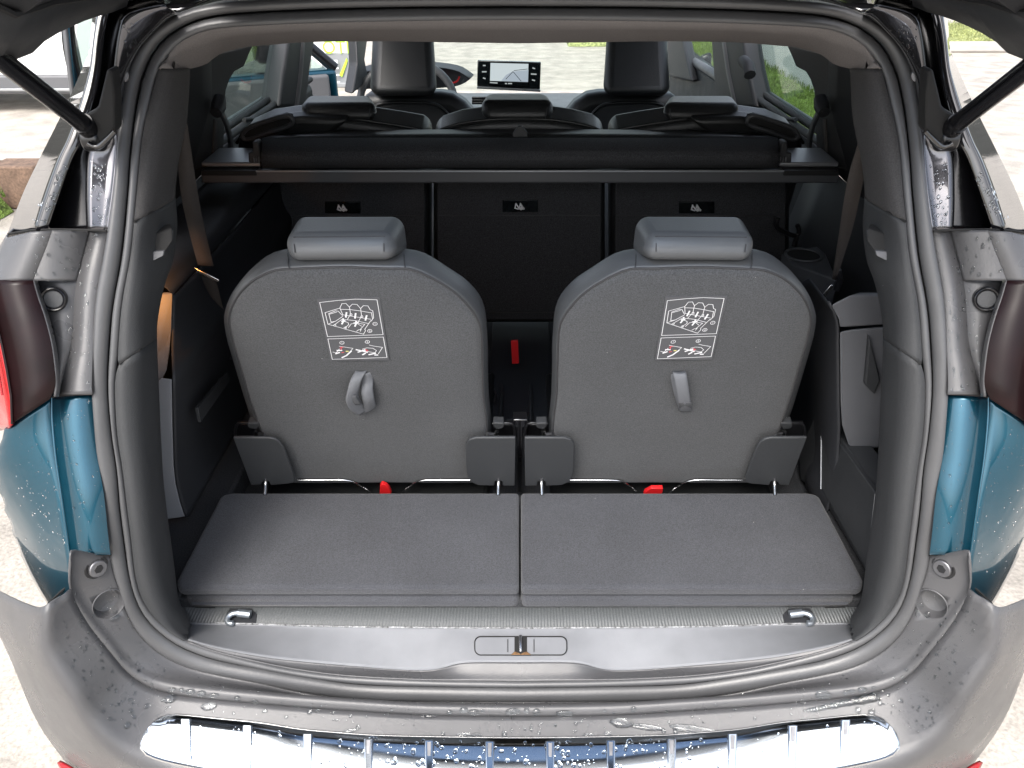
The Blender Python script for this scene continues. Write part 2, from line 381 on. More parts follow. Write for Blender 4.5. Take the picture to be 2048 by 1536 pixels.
# ---------------------------------------------------------------- body flanks, both sides
def sub(pts, y0, y1):
    """part of a px polyline between two rows, with its ends interpolated"""
    out = []
    for (xa, ya), (xb, yb) in zip(pts, pts[1:]):
        for q in (y0, y1):
            pass
        if y0 <= ya <= y1: out.append((xa, ya))
        for q in (y0, y1):
            if min(ya, yb) < q < max(ya, yb): out.append((xa + (xb-xa)*(q-ya)/(yb-ya), q))
    if y0 <= pts[-1][1] <= y1: out.append(pts[-1])
    return out
OL = [p for p in OUT if p[0] < 420]
CUTS = []
for s, side in ((1, 'left'), (-1, 'right')):
    K = dict(s=s, ext=True)
    # --- black gloss pillar beside the opening
    A = [PO(x, y, .004) for x, y in [(352,28)] + sub(OL, 38, 461)]
    def fd(y): return -.085*max(0, min(1, (300-y)/260))
    A1 = [PO(x, y, .012 + fd(y)*.75) for x, y in [(350,24),(328,32),(303,55),(279,82),(261,112),(246,152),(237,203),(229,254),(226,305),(218,385),(206,461)]]
    F1 = [PO(x, y, .004 + fd(y)) for x, y in [(330,12),(300,18),(272,26),(250,40),(241,70),(236,105),(232,140),(228,190),(215,240),(196,280),(180,312),(177,390),(180,461)]]
    F1b = [PO(x, y, .050) for x, y in [(326,8),(296,14),(268,22),(246,36),(237,68),(231,103),(227,140),(222,190),(208,240),(190,280),(175,312),(172,390),(174,461)]]
    F2 = [PO(x, y, .040) for x, y in [(322,-6),(280,2),(245,10),(226,25),(216,60),(212,95),(208,140),(199,190),(184,240),(168,285),(150,322),(126,390),(102,461)]]
    F2b = [PO(x, y, .004) for x, y in [(316,-12),(272,-4),(238,6),(218,22),(208,60),(203,95),(199,140),(189,190),(173,240),(158,285),(140,322),(116,390),(92,461)]]
    F3 = [PO(x, y, -.004) for x, y in [(300,-22),(258,-14),(228,-2),(204,16),(194,60),(189,98),(184,140),(171,190),(155,240),(138,285),(121,322),(97,390),(74,461)]]
    F3b = [PO(x, y, .012) for x, y in [(298,-26),(254,-18),(224,-4),(200,14),(191,60),(186,98),(181,140),(168,190),(152,240),(135,285),(117,322),(92,390),(69,461)]]
    F4 = [PO(x, y, .055) for x, y in [(290,-34),(240,-26),(206,-8),(190,10),(185,60),(182,98),(172,125),(146,185),(124,232),(100,280),(79,322),(49,385),(17,468)]]
    p = loft('pillar_panel', [A, A1, F1], 46, 'sky_sheen_black', car, cols=9, **K)
    loft('pillar_recess', [F1, F1b, F2], 46, 'satin_black', p, **K)
    loft('pillar_flank', [F2, F2b, F3], 46, 'gloss_black', p, **K)
    loft('glass_edge_strip', [F3, F3b, F4], 46, 'gloss_black', p, **K)
    b4 = [q + Vector((-.02, .40, .0)) for q in F4]
    loft('side_glass', [F4, b4], 30, 'glass_dark', p, s=s)
    # bolt holding the strut bracket
    c = PO(246, 150, -.004); nb = Vector((.25, -.95, .15))
    bo = disc('hinge_bolt', c, nb, .0085, .010, 'dull_steel', p, s=s)
    disc('bolt_socket', c + nb*.0085, nb, .004, .003, 'groove', bo, n=6, s=s, bevel=0)
    # --- gas strut with its bracket
    st0 = PY(190, 266, 1.0); st1 = PX(0, 118, st0.x); d = (st1-st0)
    stp = thing_part = tube('gas_strut', [st0 - d*.05, st0 + d*2.0], .0105, 'satin_black', car, n=20, s=s)
    tube('strut_rod_end', [st0 - d*.12, st0 - d*.02, st0 + d*.16], [.0085, .0128, .0122], 'satin_black', stp, n=18, s=s)
    disc('strut_ball_joint', st0 + Vector((-.012, -.004, -.006)), (1, 0, 0), .015, .022, 'metal_black', stp, s=s, bevel=.003)
    br = [PY(x, y, .985) for x, y in [(214,138),(224,140),(229,190),(230,262),(216,276),(196,292),(182,290),(160,276),(150,262),(163,246),(166,232),(188,220),(196,212)]]
    prism('strut_bracket', br, (-.004, .03, 0), 'groove', stp, s=s, bevel=.003)
    tube('bracket_lip', [PY(x, y, .976) for x, y in [(230,262),(216,277),(198,293),(184,291),(176,286)]], .0035, 'gloss_black', stp, n=8, k_pts=16, s=s)

    # --- grey cladding above the lamp
    def cd_(y): return .022 - .030*(y-461)/328
    A = [PO(x, y, cd_(y)) for x, y in sub(OL, 461, 789)]
    R1 = [PO(x, y, cd_(y)+.004) for x, y in [(180,461),(170,500),(158,540),(150,590),(147,640),(142,700),(130,740),(118,789)]]
    cl = loft('side_cladding', [A, R1], 40, 'bumper_plastic', car, **K)
    LMP = [(66,561),(76,596),(89,634),(102,685),(109,735),(111,770),(109,793)]
    R1lo = [PO(x, y, cd_(y)+.004) for x, y in [(154,561),(150,596),(147.5,634),(143,685),(131,735),(121,770),(116,792)]]
    Lp = [PO(x+7, y, cd_(y)-.002) for x, y in LMP]; Ll = [PO(x, y, -.026) for x, y in LMP]
    loft('lamp_pocket', [R1lo, Lp], 30, 'bumper_plastic', cl, **K)
    loft('lamp_rim', [Lp, [a_.lerp(b_, .5) + Vector((.002, 0, 0)) for a_, b_ in zip(Lp, Ll)], Ll], 30, 'bumper_plastic', cl, cols=8, **K)
    R2 = [PO(x, y, -.024) for x, y in [(104,461),(92,495),(78,530),(66,561)]]
    R1up = [PO(x, y, cd_(y)+.004) for x, y in [(180,461),(171,495),(162,530),(154,561)]]
    R3 = [PO(x, y, .02) for x, y in [(15,470),(4,490),(-14,525),(-34,560)]]
    loft('upper_facet', [R1up, [a_.lerp(b_, .06) + Vector((0, -.002, .001)) for a_, b_ in zip(R1up, R2)], R2], 20, 'bumper_plastic', cl, **K)
    loft('shoulder_facet', [R2, [PO(x, y, -.026) for x, y in [(60,464),(46,493),(30,528),(12,561)]], R3, [q + Vector((-.03, .2, 0)) for q in R3]], 20, 'bumper_plastic', cl, cols=14, **K)
    # joint between gloss pillar and cladding
    tube('panel_gap', [PO(x, y, -.001) for x, y in [(213,462),(180,460),(104,459),(60,461),(16,468)]], .0016, 'groove', cl, n=6, s=s)
    # rubber stop
    c = PO(108, 598, .004); nb = Vector((.05, -1, .12))
    nb = Vector((.30, -.9, .30)).normalized()
    rs = disc('rubber_stop', c - nb*.006, nb, .0160, .014, 'satin_black', cl, s=s, bevel=.003, rin=.0115)
    disc('stop_face', c - nb*.006, nb, .0116, .010, 'trim_cover', rs, s=s)
    # --- tail lamp
    mid = [PO(x, y, -.030) for x, y in [(-24,560),(-16,600),(-6,640),(6,690),(16,740),(24,790),(26,846)]]
    inn = [PO(x, y, -.026) for x, y in LMP[:-1] + [(100,798)]]
    o1 = [PO(x, y, .0) for x, y in [(-46,563),(-40,600),(-30,650),(-18,700),(-8,750),(2,800),(16,858)]]
    o2 = [PO(x, y, .10) for x, y in [(-60,566),(-56,600),(-52,650),(-46,700),(-40,750),(-30,800),(0,848)]]
    ln = loft('tail_lamp', [inn, mid], 26, 'smoked_lens', car, **K)
    loft('red_lens', [mid, o1, o2, [q + Vector((-.02, .15, 0)) for q in o2]], 26, 'red_lens', ln, cols=14, **K)
    tube('lens_joint', [q + Vector((0, -.002, 0)) for q in mid], .0016, 'smoked_lens', ln, n=6, s=s)
    tube('light_guide', [q + Vector((-.012, -.0005, 0)) for q in mid[:-1]], .0014, 'red_lens', ln, n=6, s=s)

    # --- blue quarter panel
    def tl(y): return .012 - .026*(y-790)/319
    A = [PO(x, y, tl(y)) for x, y in sub(OL, 790, 1109)]
    K1 = [PO(x, y, tl(y)-.004) for x, y in [(104,794),(105,836),(112,912),(123,988),(134,1065),(141,1109)]]
    bp_ = loft('quarter_panel', [A, K1], 40, 'blue_paint', car, **K)
    K1x = K1 + [PO(x, y, -.018) for x, y in [(143,1125),(148,1160),(151,1178)]]
    SD = (.0, .006, .016, .028, .042, .060, .080, .095, .075, .065)
    Ssil = [PO(x, y, dd) for (x, y), dd in zip([(12,858),(2,890),(-7,930),(-2,963),(8,1001),(23,1047),(41,1098),(60,1146),(95,1207),(104,1222)], SD)]
    Smid = [a_.lerp(b_, .5) + Vector((-.003, -.012, 0)) for a_, b_ in zip(cr(K1x, 30), cr(Ssil, 30))]
    loft('rear_corner_face', [K1x, [a_.lerp(b_, .04) + Vector((0, -.002, 0)) for a_, b_ in zip(cr(K1x, 30), cr(Ssil, 30))], Smid, Ssil, [q + Vector((-.004, .025, 0)) for q in Ssil], [q + Vector((-.05, .25, 0)) for q in Ssil]], 40, 'blue_paint', bp_, cols=30, **K)
    tube('panel_crease', [q + Vector((0, -.001, 0)) for q in K1], .0016, 'blue_paint', bp_, n=8, k_pts=20, s=s)
    S3 = [q + Vector((-.05, .25, 0)) for q in Ssil]
    loft('body_side', [S3, [q + Vector((-.05, .8, .02)) for q in S3], [Vector((-.92, 3.0, 1.0 - .62*i/8)) for i in range(9)]], 16, 'blue_paint', bp_, s=s)
    tube('panel_gap', [PO(x, y, -.002) for x, y in [(185,788),(150,789),(118,791),(104,794)]], .0015, 'groove', bp_, n=6, s=s)

    # --- bumper corner
    A = [PO(x, y, .004) for x, y in sub([p for p in OUT if p[1] > 1000], 1111, 1402)]
    Ac = [PO(x, y, -.002) for x, y in [(212,1112),(220,1150),(232,1185),(244,1222),(262,1258),(288,1292),(327,1322),(380,1345),(444,1360),(520,1374),(602,1392),(703,1404),(805,1408),(1040,1410)]]
    Bp = [(148,1112),(146,1165),(160,1200),(190,1248),(230,1298),(260,1333),(301,1361),(356,1377),(433,1387),(520,1395),(602,1402),(703,1409),(855,1418),(1040,1421)]
    BY = [.805,.800,.800,.798,.796,.795,.794,.793,.793,.793,.793,.793,.793,.793]
    Bc = [PY(x, y, Y) for (x, y), Y in zip(Bp, BY)]
    Bc1 = [q + Vector((0, .006, .012)) for q in Bc]
    if s == 1: half = []
    u1 = cr(A, 60); u2 = cr(Ac, 60); u3 = cr(Bc, 60)
    B2 = [PY(x, y, Y) for (x, y), Y in list(zip(Bp, BY))[1:]]
    Cp = [(96,1207,.765),(93,1255,.752),(95,1293,.745),(114,1331,.738),(152,1387,.728),(178,1430,.724),(211,1471,.716),(241,1496,.712),(274,1514,.709),(330,1534,.706),(420,1556,.699),(560,1578,.689),(760,1596,.682),(1040,1603,.679)]
    Cc = [PY(*q) for q in Cp]
    v1 = cr(B2, 60); v2 = cr(Cc, 60)
    Dp = [(-70,1128,1.02),(-42,1200,.98),(0,1270,.94),(23,1319,.92),(46,1375,.90),(61,1413,.885),(84,1456,.868),(107,1486,.85),(142,1527,.83),(190,1560,.80),(280,1600,.775),(420,1640,.735),(700,1680,.705),(1040,1690,.695)]
    w2 = cr([PY(*q) for q in Dp], 60)
    if s == 1:
        def FW(rows, cols=0):
            rows = [r + mir(r[:-1])[::-1] for r in rows]
            if cols:
                cc_ = [cr([r[j] for r in rows], cols) for j in range(len(rows[0]))]
                rows = [[cc_[j][i] for j in range(len(cc_))] for i in range(cols)]
            return [p_ for r in rows for p_ in r], grid_faces(len(rows), len(rows[0]))
        # ledge beside the seal, a rounded drop, the shelf, then the rolled crest and flank
        lift = Vector((0, .002, .010))
        led = [b_ + lift for b_ in u3]
        rws = [[a.lerp(b, q) for a, b in zip(u1, u2)] for q in (0, .5)] + [[a.lerp(b, q) for a, b in zip(u2, led)] for q in (0, .4, .8, .92)]
        rws += [[p_ + Vector((0, -.0035, .0008)) for p_ in led], [p_ + Vector((0, -.007, -.0015)) for p_ in led], [p_ + Vector((0, -.0095, -.006)) for p_ in led], [p_ + Vector((0, -.0105, -.013)) for p_ in led]]
        BUMP = meshobj('bumper', *FW(rws), 'bumper_plastic', car, ext=True, solid=.0025, angle=80)
        v1 = cr([p_ + Vector((0, -.0085, -.003)) for p_ in v1], 60)
        C0 = [a + (c-a)*.93 for a, c in zip(v1, v2)]
        rows = [v1] + [[a.lerp(b, q) + Vector((0, 0, hq)) for a, b in zip(v1, v2)] for q, hq in ((.3, -.002), (.6, -.001), (.84, .0005))]
        rows += [v2, [a.lerp(b, .10) + Vector((-.002, -.010, -.004)) for a, b in zip(v2, w2)], [a.lerp(b, .5) + Vector((-.010, -.010, 0)) for a, b in zip(v2, w2)], w2, [q + Vector((-.008, .03, -.15)) for q in w2]]
        meshobj('bumper_shelf', *FW(rows, 60), 'bumper_plastic', BUMP, ext=True, solid=.0025, angle=80)
    # reflector low on the corner
    rf = [PY(x, y, Y) + Vector((-.002, -.010, 0)) for x, y, Y in [(126,1512,.835),(142,1520,.825),(160,1532,.808),(185,1550,.79)]]
    loft('reflector', [rf, [q + Vector((.012, -.012, -.03)) for q in rf]], 10, 'red_lens', BUMP, s=s, solid=.006)
    # screw, cup-shaped recess, panel gap
    if s == 1: BB = [BVHTree.FromPolygons(*q) for q in BVHSRC[-2:]]
    def onb(px, py):
        h = min((q for q in (B.ray_cast(Vector((0, 0, CAMZ)), ray(px, py)) for B in BB) if q[0] is not None), key=lambda q: q[3])
        n_ = h[1] if h[1].dot(ray(px, py)) < 0 else -h[1]
        return h[0], n_.normalized()
    c, nb = onb(193, 1135)
    sw = disc('bumper_screw', c, nb, .0125, .006, 'dull_steel', BUMP, s=s, bevel=.0015)
    disc('screw_socket', c + nb.normalized()*.0025, nb, .0065, .004, 'metal_black', sw, n=6, s=s, bevel=.0005)
    disc('screw_washer', c - nb.normalized()*.001, nb, .0165, .002, 'metal_black', sw, s=s)
    c, nb = onb(217, 1207); u = nb.orthogonal().normalized(); vv = nb.cross(u); V = []; NS = 32
    cutter = disc('cutter', Vector((c.x*s, c.y, c.z)) + Vector((nb.x*s, nb.y, nb.z))*-.03, Vector((nb.x*s, nb.y, nb.z)),   .0208, .06, None, n=32, bevel=0)
    CUTS.append(cutter)
    for r_, dd in ((.0225, .0015), (.0222, -.0022), (.0212, -.0028), (.0200, -.0005), (.0190, .006), (.0165, .0115), (.010, .014), (.0005, .015)):
        for a in range(NS):
            q = 2*math.pi*a/NS; V.append(c + u*math.cos(q)*r_ + vv*math.sin(q)*r_ - nb*dd)
    meshobj('cup_recess', V, grid_faces(8, NS, close=True), 'bumper_plastic', BUMP, s=s)
    tube('panel_gap', [PO(x, y, -.006) for x, y in [(222,1110),(190,1109),(158,1110),(148,1118),(146,1140),(146,1162),(120,1185),(97,1207)]], .0018, 'groove', BUMP, n=6, s=s)

for c_ in CUTS: cut(BUMP, c_)
# ---------------------------------------------------------------- chrome plate on the bumper
def shelf_pt(px, py, up=.0):
    """point on the bumper shelf under a pixel (same surface as the bumper mesh)"""
    r = ray(px, py); best = None
    for B in BVHS:
        h = B.ray_cast(Vector((0, 0, CAMZ)), r)
        if h[0] is not None and (best is None or h[3] < best[3]): best = h
    return best
BVHS = [BVHTree.FromPolygons(V, Fc) for V, Fc in BVHSRC]
def on_shelf(px, py, up=.0):
    h = shelf_pt(px, py)
    n = h[1]; n = n if n.z > 0 else -n
    return h[0] + n*up
topL = [(284,1490),(290,1470),(305,1452),(322,1438),(345,1433),(381,1435),(440,1441),(520,1449),(602,1462),(680,1469),(754,1474),(881,1477),(1040,1479)]
botL = [(284,1498),(290,1508),(305,1516),(330,1524),(360,1531),(400,1539),(460,1550),(530,1560),(602,1568),(680,1575),(754,1580),(881,1586),(1040,1588)]
def half_to_full(L): return L + [(2080-x, y) for x, y in L[:-1]][::-1]
def plate_pts(L, dz):
    P = []
    for (x, y) in L:
        h = shelf_pt(min(x, 2080-x), min(y, 1600)); n = h[1]; n = n if n.z > 0 else -n
        p = h[0].copy()
        if x > 1040: p.x = abs(p.x)
        P.append(p + Vector((0, 0, dz)))
    return P
tp = cr(plate_pts(half_to_full(topL), .004), 90); bt = cr(plate_pts(half_to_full(botL), .004), 90)
rows = []
for q, dz in ((-.03, -.006), (0, -.001), (.04, .0018), (.25, .003), (.5, .0032), (.75, .002), (.96, -.001), (1, -.005)):
    rows.append([a.lerp(b, q) + Vector((0, 0, dz)) for a, b in zip(tp, bt)])
plate = meshobj('chrome_plate', [p for r in rows for p in r], grid_faces(len(rows), 90), 'chrome', BUMP, ext=True, solid=.002, angle=80)
tube('plate_edge', [p + Vector((0, 0, -.0015)) for p in tp + bt[::-1]], .0022, 'steel', plate, n=6, closed=True)
for gx in (381, 498, 614, 736, 858, 980, 1104, 1226, 1350, 1467, 1581, 1693):
    i = min(range(90), key=lambda k: abs((tp[k]-Vector((0, 0, CAMZ))).x / ((tp[k]-Vector((0, 0, CAMZ))).dot(Vector((0, cP, -sP)))) - (gx-CX)/F))
    a, b = tp[i], bt[i]
    d = (b-a); sx = Vector((1, 0, 0)); n_ = sx.cross(d).normalized(); n_ = n_ if n_.z > 0 else -n_
    def q(f, x, h): return a + d*f + sx*x + n_*h + Vector((0, 0, .0035))
    c8 = [q(.92, -.0055, -.004), q(.92, .0055, -.004), q(.92, .0045, .0028), q(.92, -.0045, .0028), q(.10, -.0085, -.004), q(.10, .0085, -.004), q(.10, .0065, .0028), q(.10, -.0065, .0028)]
    rb_ = hexa('plate_rib', c8, 'chrome', plate, bevel=.0015, seg=3)
    c8 = [q(.40, -.0030, -.002), q(.40, .0030, -.002), q(.40, .0022, .0034), q(.40, -.0022, .0034), q(.14, -.0038, -.002), q(.14, .0038, -.002), q(.14, .003, .0034), q(.14, -.003, .0034)]
    hexa('rib_slot', c8, 'dull_steel', rb_, bevel=.0003, seg=1)

# ---------------------------------------------------------------- raised tailgate
for s in (1, -1):
    tail = [Vector((-.53, .74, 1.50)), Vector((-.54, .60, 1.58)), Vector((-.55, .48, 1.74)), Vector((-.55, .36, 2.02))]
    tail2 = [Vector((-.45, .72, 1.555)), Vector((-.46, .59, 1.63)), Vector((-.47, .48, 1.78)), Vector((-.47, .37, 2.03))]
    E = [PX(x, y, X) for x, y, X in [(250,8,-.485),(236,15,-.49),(208,24,-.495),(180,31,-.50),(120,57,-.51),(75,84,-.515),(30,113,-.52)]] + tail
    E2 = [PX(x, y, X) for x, y, X in [(262,-22,-.43),(240,-18,-.43),(205,-14,-.43),(170,-9,-.43),(104,0,-.43),(68,12,-.43),(30,24,-.43)]] + tail2
    E2[0].z = max(E2[0].z, 1.54)
    E0 = [p + Vector((-.025, .0, .012)) for p in E]; E00 = [p + Vector((-.04, 0, .10)) for p in E]
    if s == 1: TG = loft('tailgate', [E, E2], 40, 'trim', car, s=s, solid=.006)
    else: loft('tailgate_trim', [E, E2], 40, 'trim', TG, s=s, solid=.006)
    loft('tailgate_edge', [E00, E0, E], 40, 'satin_black', TG, s=s, solid=.004)
    loft('tailgate_rail', [E2, [p + Vector((.05, 0, .03)) for p in E2]], 40, 'trim_dark', TG, s=s)
    loft('tailgate_skin', [E00, [p + Vector((.05, 0, .045)) for p in E2]], 40, 'gloss_black', TG, s=s)
    tube('trim_joint', [p + Vector((0, -.001, -.002)) for p in E2[2:9]], .003, 'groove', TG, n=6, s=s)
    tube('tailgate_gap', [PX(233, -6, -.489), PX(234, 6, -.489), PX(235, 17, -.489)], .0018, 'groove', TG, n=6, s=s)
    # gutter between roof and tailgate, black and wet
    G0 = [PO(x, y, .03) for x, y in [(360,22),(330,22),(300,30),(268,34),(246,36)]]
    loft('roof_gutter', [[PO(x, y, .06) for x, y in [(420,-2),(360,-2),(310,2),(268,6),(240,10)]], G0], 14, 'gloss_black', TG, s=s, ext=True)
TX = (-.40, -.2, 0, .2, .40)
loft('tailgate_header', [[Vector((x, 1.12, 1.56)) for x in TX], [Vector((x, 1.00, 1.585)) for x in TX]], 10, 'trim_dark', TG, solid=.02)
prism('rear_window', [Vector((-.42, 1.0, 1.59)), Vector((.42, 1.0, 1.59)), Vector((.42, .60, 1.655)), Vector((-.42, .60, 1.655))], (0, 0, .005), 'pane_rear', TG, bevel=0)
loft('tailgate_inner_panel', [[Vector((x, .60, 1.65)) for x in TX], [Vector((x, .52, 1.76)) for x in TX], [Vector((x, .37, 2.05)) for x in TX]], 16, 'trim_dark', TG, cols=10, solid=.03)

# road wheels
for s in (1, -1):
    for y in (1.62, 4.35):
        wh_ = disc('wheel', Vector((-.88*s, y, .34)), (s, 0, 0), .34, .20, 'tyre', car, n=40, bevel=.03)
        disc('rim', Vector((-.885*s, y, .34)), (s, 0, 0), .23, .05, 'aluminium', wh_, n=32)
# ================================================================== cabin lining
# headliner band behind the seal, then roof lining forward
hl_in = [(1040,40),(900,41),(770,43),(640,46),(520,51),(457,55),(406,63),(355,89),(317,140)]
hl_lo = [(1040,85),(900,83),(761,81),(609,83),(520,90),(494,92),(441,106),(413,126),(345,137)]
a = [PO(x, y, .014) for x, y in hl_in]; b = [PY(x, y, Y) for (x, y), Y in zip(hl_lo[:-1], (1.26,1.26,1.26,1.26,1.255,1.25,1.23,1.20))] + [PO(378,136,.100), PO(345,137,.028)]
a = cr(a, 40); b = cr(b, 40); a = a + mir(a)[::-1][1:] ; b = b + mir(b)[::-1][1:]
a = [a[39-i] if i < 40 else a[i] for i in range(79)] if False else a
am = [p.lerp(q, .5) + Vector((0, -.012, .004)) for p, q in zip(a, b)]
am[40:] = am[40:]
def ringhalf(x): return x[:40][::-1] + mir(x[:40])[1:]
hl = loft('headliner', [ringhalf(a), ringhalf(am), ringhalf(b), [p + Vector((0, .03, .035)) for p in ringhalf(b)], [Vector((p.x*.98, 1.5, 1.50)) for p in ringhalf(b)], [Vector((p.x*.98, 3.35, 1.53)) for p in ringhalf(b)]], 79, 'headliner', car, angle=60)
roof = loft('roof', [[Vector((x, 1.12, 1.56 + .03*(1-(x/.6)**2))) for x in (-.6, -.3, 0, .3, .6)], [Vector((x, 2.2, 1.60 + .04*(1-(x/.65)**2))) for x in (-.65, -.3, 0, .3, .65)], [Vector((x, 3.4, 1.55 + .04*(1-(x/.62)**2))) for x in (-.62, -.3, 0, .3, .62)]], 20, 'gloss_black', car, cols=12)

for s in (1, -1):
    # pillar lining in three pieces: upper, middle, lower
    INL = [p for p in INN if p[0] < 400]
    def col_(pts, d): return [PO(x, y, d) for x, y in pts]
    segs = [
      ('pillar_lining', 'trim_cloth', [(317,138),(300,203),(284,279),(274,385),(268,443)], [(345,138),(335,216),(322,279),(311,355),(301,426)], [(378,137),(372,236),(356,317),(349,372),(348,396)]),
      ('pillar_lining', 'trim', [(268,444),(262,507),(244,609),(236,710),(238,728)], [(301,427),(292,470),(287,558),(280,634),(279,700)], [(348,397),(351,456),(344,520),(331,558),(321,596),(313,645),(312,673)]),
      ('side_lining', 'trim', [(238,729),(230,765),(234,862),(245,938),(254,1014),(262,1077),(270,1146),(282,1192),(305,1230),(340,1263),(368,1281)], [(279,701),(273,770),(277,862),(286,940),(294,1014),(301,1077),(311,1140),(325,1188),(342,1228),(360,1258),(371,1281)], [(312,674),(313,720),(316,790),(319,862),(325,963),(333,1039),(340,1090),(347,1141),(354,1195),(364,1222),(378,1246),(376,1280)])]
    for nm, mm, c0, c1, c2 in segs:
        A = col_(c0, .012); B = col_(c1, .030); C = col_(c2, .105)
        if nm == 'side_lining':
            C = [PO(x, y, d) for (x, y), d in zip(c2, [.105]*7 + [.105, .095, .078, .056, .018])]
            B = [PO(x, y, d) for (x, y), d in zip(c1, [.030]*7 + [.032, .034, .030, .015])]
        D = [p + Vector((-.03, .03, -.004)) for p in C]; E_ = [p + Vector((-.14, .05, -.02)) for p in C]
        lo = loft(nm, [A, B, C, D, E_], 34, mm, car, cols=18, s=s, angle=70)
    tube('lining_joint', [PO(268,443.5,.010), PO(301,426,.028), PO(348,396,.103)], .0014, 'groove', lo, n=6, s=s)
    tube('lining_joint', [PO(238,728,.010), PO(279,700,.028), PO(312,673,.103)], .0014, 'groove', lo, n=6, s=s)
    # coat hook recess in the lining
    hk = prism('hook_recess', [PO(x, y, .050) for x, y in [(306,468),(345,456),(346,482),(330,505),(306,506),(303,490)]], (-.01, .02, 0), 'groove', lo, s=s, bevel=.002)
    prism('hook_plate', [PO(x, y, .046) for x, y in [(305,503),(328,502),(326,512),(306,522)]], (0, .006, 0), 'trim_light', hk, s=s, bevel=.001)
    prism('hook_plate', [PO(x, y, .055) for x, y in [(333,466),(344,462),(343,482),(320,482)]], (0, .006, 0), 'trim_light', hk, s=s, bevel=.001)
    # big dark side wall behind everything, up to the roof
    loft('cabin_side', [[Vector((-.70, 1.02, .60)), Vector((-.70, 1.6, .60)), Vector((-.72, 2.25, .60))], [Vector((-.70, 1.05, 1.1)), Vector((-.71, 1.6, 1.1)), Vector((-.73, 2.0, 1.1))]], 8, 'trim_dark', car, s=s)
    loft('quarter_lining', [[Vector((-.70, 1.35, 1.1)), Vector((-.71, 1.6, 1.1)), Vector((-.73, 1.92, 1.1))], [Vector((-.66, 1.38, 1.35)), Vector((-.68, 1.6, 1.38)), Vector((-.70, 1.98, 1.40))], [Vector((-.60, 1.38, 1.55)), Vector((-.62, 1.6, 1.55)), Vector((-.64, 2.4, 1.55))]], 8, 'trim_dark', car, s=s)
    # C pillar lining: what shows between the headliner and the door window
    cp = [PX(x, y, -.715) for x, y in [(360,140),(400,122),(440,103),(509,88),(498,112),(489,134),(470,144),(461,159),(453,182),(451,225),(447,330),(380,345),(365,260)]]
    cpl = prism('c_pillar_lining', cp, (-.06, .02, 0), 'trim_cloth', car, s=s, bevel=.006)
    # belt guide on the C pillar and its webbing
    g = [PX(x, y, -.695) for x, y in [(440,196),(437,212),(432,226)]]
    bg_ = tube('belt_guide', g, [.014, .017, .013], 'trim_dark', cpl, n=14, s=s)
    ww = [PX(x, y, -.69) for x, y in [(434,222),(447,245),(455,275),(458,312)]]; w1 = [PX(x, y, -.69) for x, y in [(446,222),(457,245),(464,275),(466,312)]]
    loft('belt_webbing', [ww, w1], 10, 'trim_dark', bg_, s=s)
    loft('belt_webbing', [[PX(428,238,-.70), PX(424,312,-.70)], [PX(434,238,-.70), PX(434,312,-.70)]], 6, 'webbing', bg_, s=s)
    # rear door: sill, card and glass
    dr = box('rear_door', (-.80*1, 2.02, .35), (-.735, 3.0, 1.10), 'trim', car, s=s, bevel=.02, seg=3)
    for i, (dz, dx) in enumerate(((1.112, -.742), (1.122, -.765), (1.117, -.79))):
        tube('window_sill', [Vector((dx, 2.0, dz + .012)), Vector((dx, 3.0, dz))], .010, 'trim' if i < 2 else 'rubber', dr, n=10, s=s)
    pv = [PX(x, y, -.77) for x, y in [(430,250),(565,212),(600,80),(490,60)]]
    prism('window_pane', pv, (-.004, 0, 0), 'pane_tint', dr, s=s, bevel=0)
    tube('door_handle_cap', [PX(488,240,-.74), PX(500,238,-.735), PX(512,246,-.735)], .006, 'trim', dr, n=8, s=s)
    # dark inner handle frame on the shoulder of the outer seat lives with the seat
# lower shell
shell = box('cabin_floor', (-.72, .93, .50), (.72, 4.0, .60), 'dark_carpet', car, bevel=0)
box('seat_well', (-.60, .955, .60), (.60, 1.20, .645), 'dark_carpet', shell, bevel=.004)
for s in (1, -1):
    box('sill_door', (-.92, 3.0, .30), (-.74, 4.3, .52), 'blue_paint', shell, s=s, bevel=.02)
bk = box('bulkhead', (-.74, 4.25, .45), (.74, 4.5, .79), 'trim_dark', shell, bevel=.02)

# side trim over the wheel arches
LA = thing  # alias unused
lp = [PY(x, y, 1.13) for x, y in [(313,790),(330,772),(345,757),(346,800),(347,860),(349,930),(353,968),(361,1002),(372,1035),(333,1040),(300,1040),(290,860)]]
wa = prism('wheel_arch_trim', lp, (-.02, .006, 0), 'trim_lit', car, bevel=.003)
wi = [PY(x, y, Y) for x, y, Y in [(345,590,1.226),(344,650,1.206),(343,700,1.176),(345,757,1.134),(346,800,1.134),(347,860,1.134),(349,930,1.134),(353,968,1.134),(361,1002,1.134),(372,1035,1.134)]]
loft('arch_side', [wi, [p + Vector((.003, .006, 0)) for p in wi], [p + Vector((.004, .3, 0)) for p in wi], [p + Vector((-.01, .95, 0)) for p in wi]], 40, 'trim_dark', wa)
tz = wi[0]
loft('arch_shelf', [[tz, tz + Vector((-.01, .85, 0))], [tz + Vector((-.010, 0, .016)), tz + Vector((-.018, .85, .016))], [tz + Vector((-.035, 0, .024)), tz + Vector((-.04, .85, .024))], [tz + Vector((-.13, .0, .026)), tz + Vector((-.13, .85, .026))]], 6, 'trim_dark', wa, cols=12)
prism('vent_panel', [PX(x, y, -.555) for x, y in [(396,815),(455,745),(462,760),(402,845)]], (-.006, 0, 0), 'trim', wa, bevel=.001)
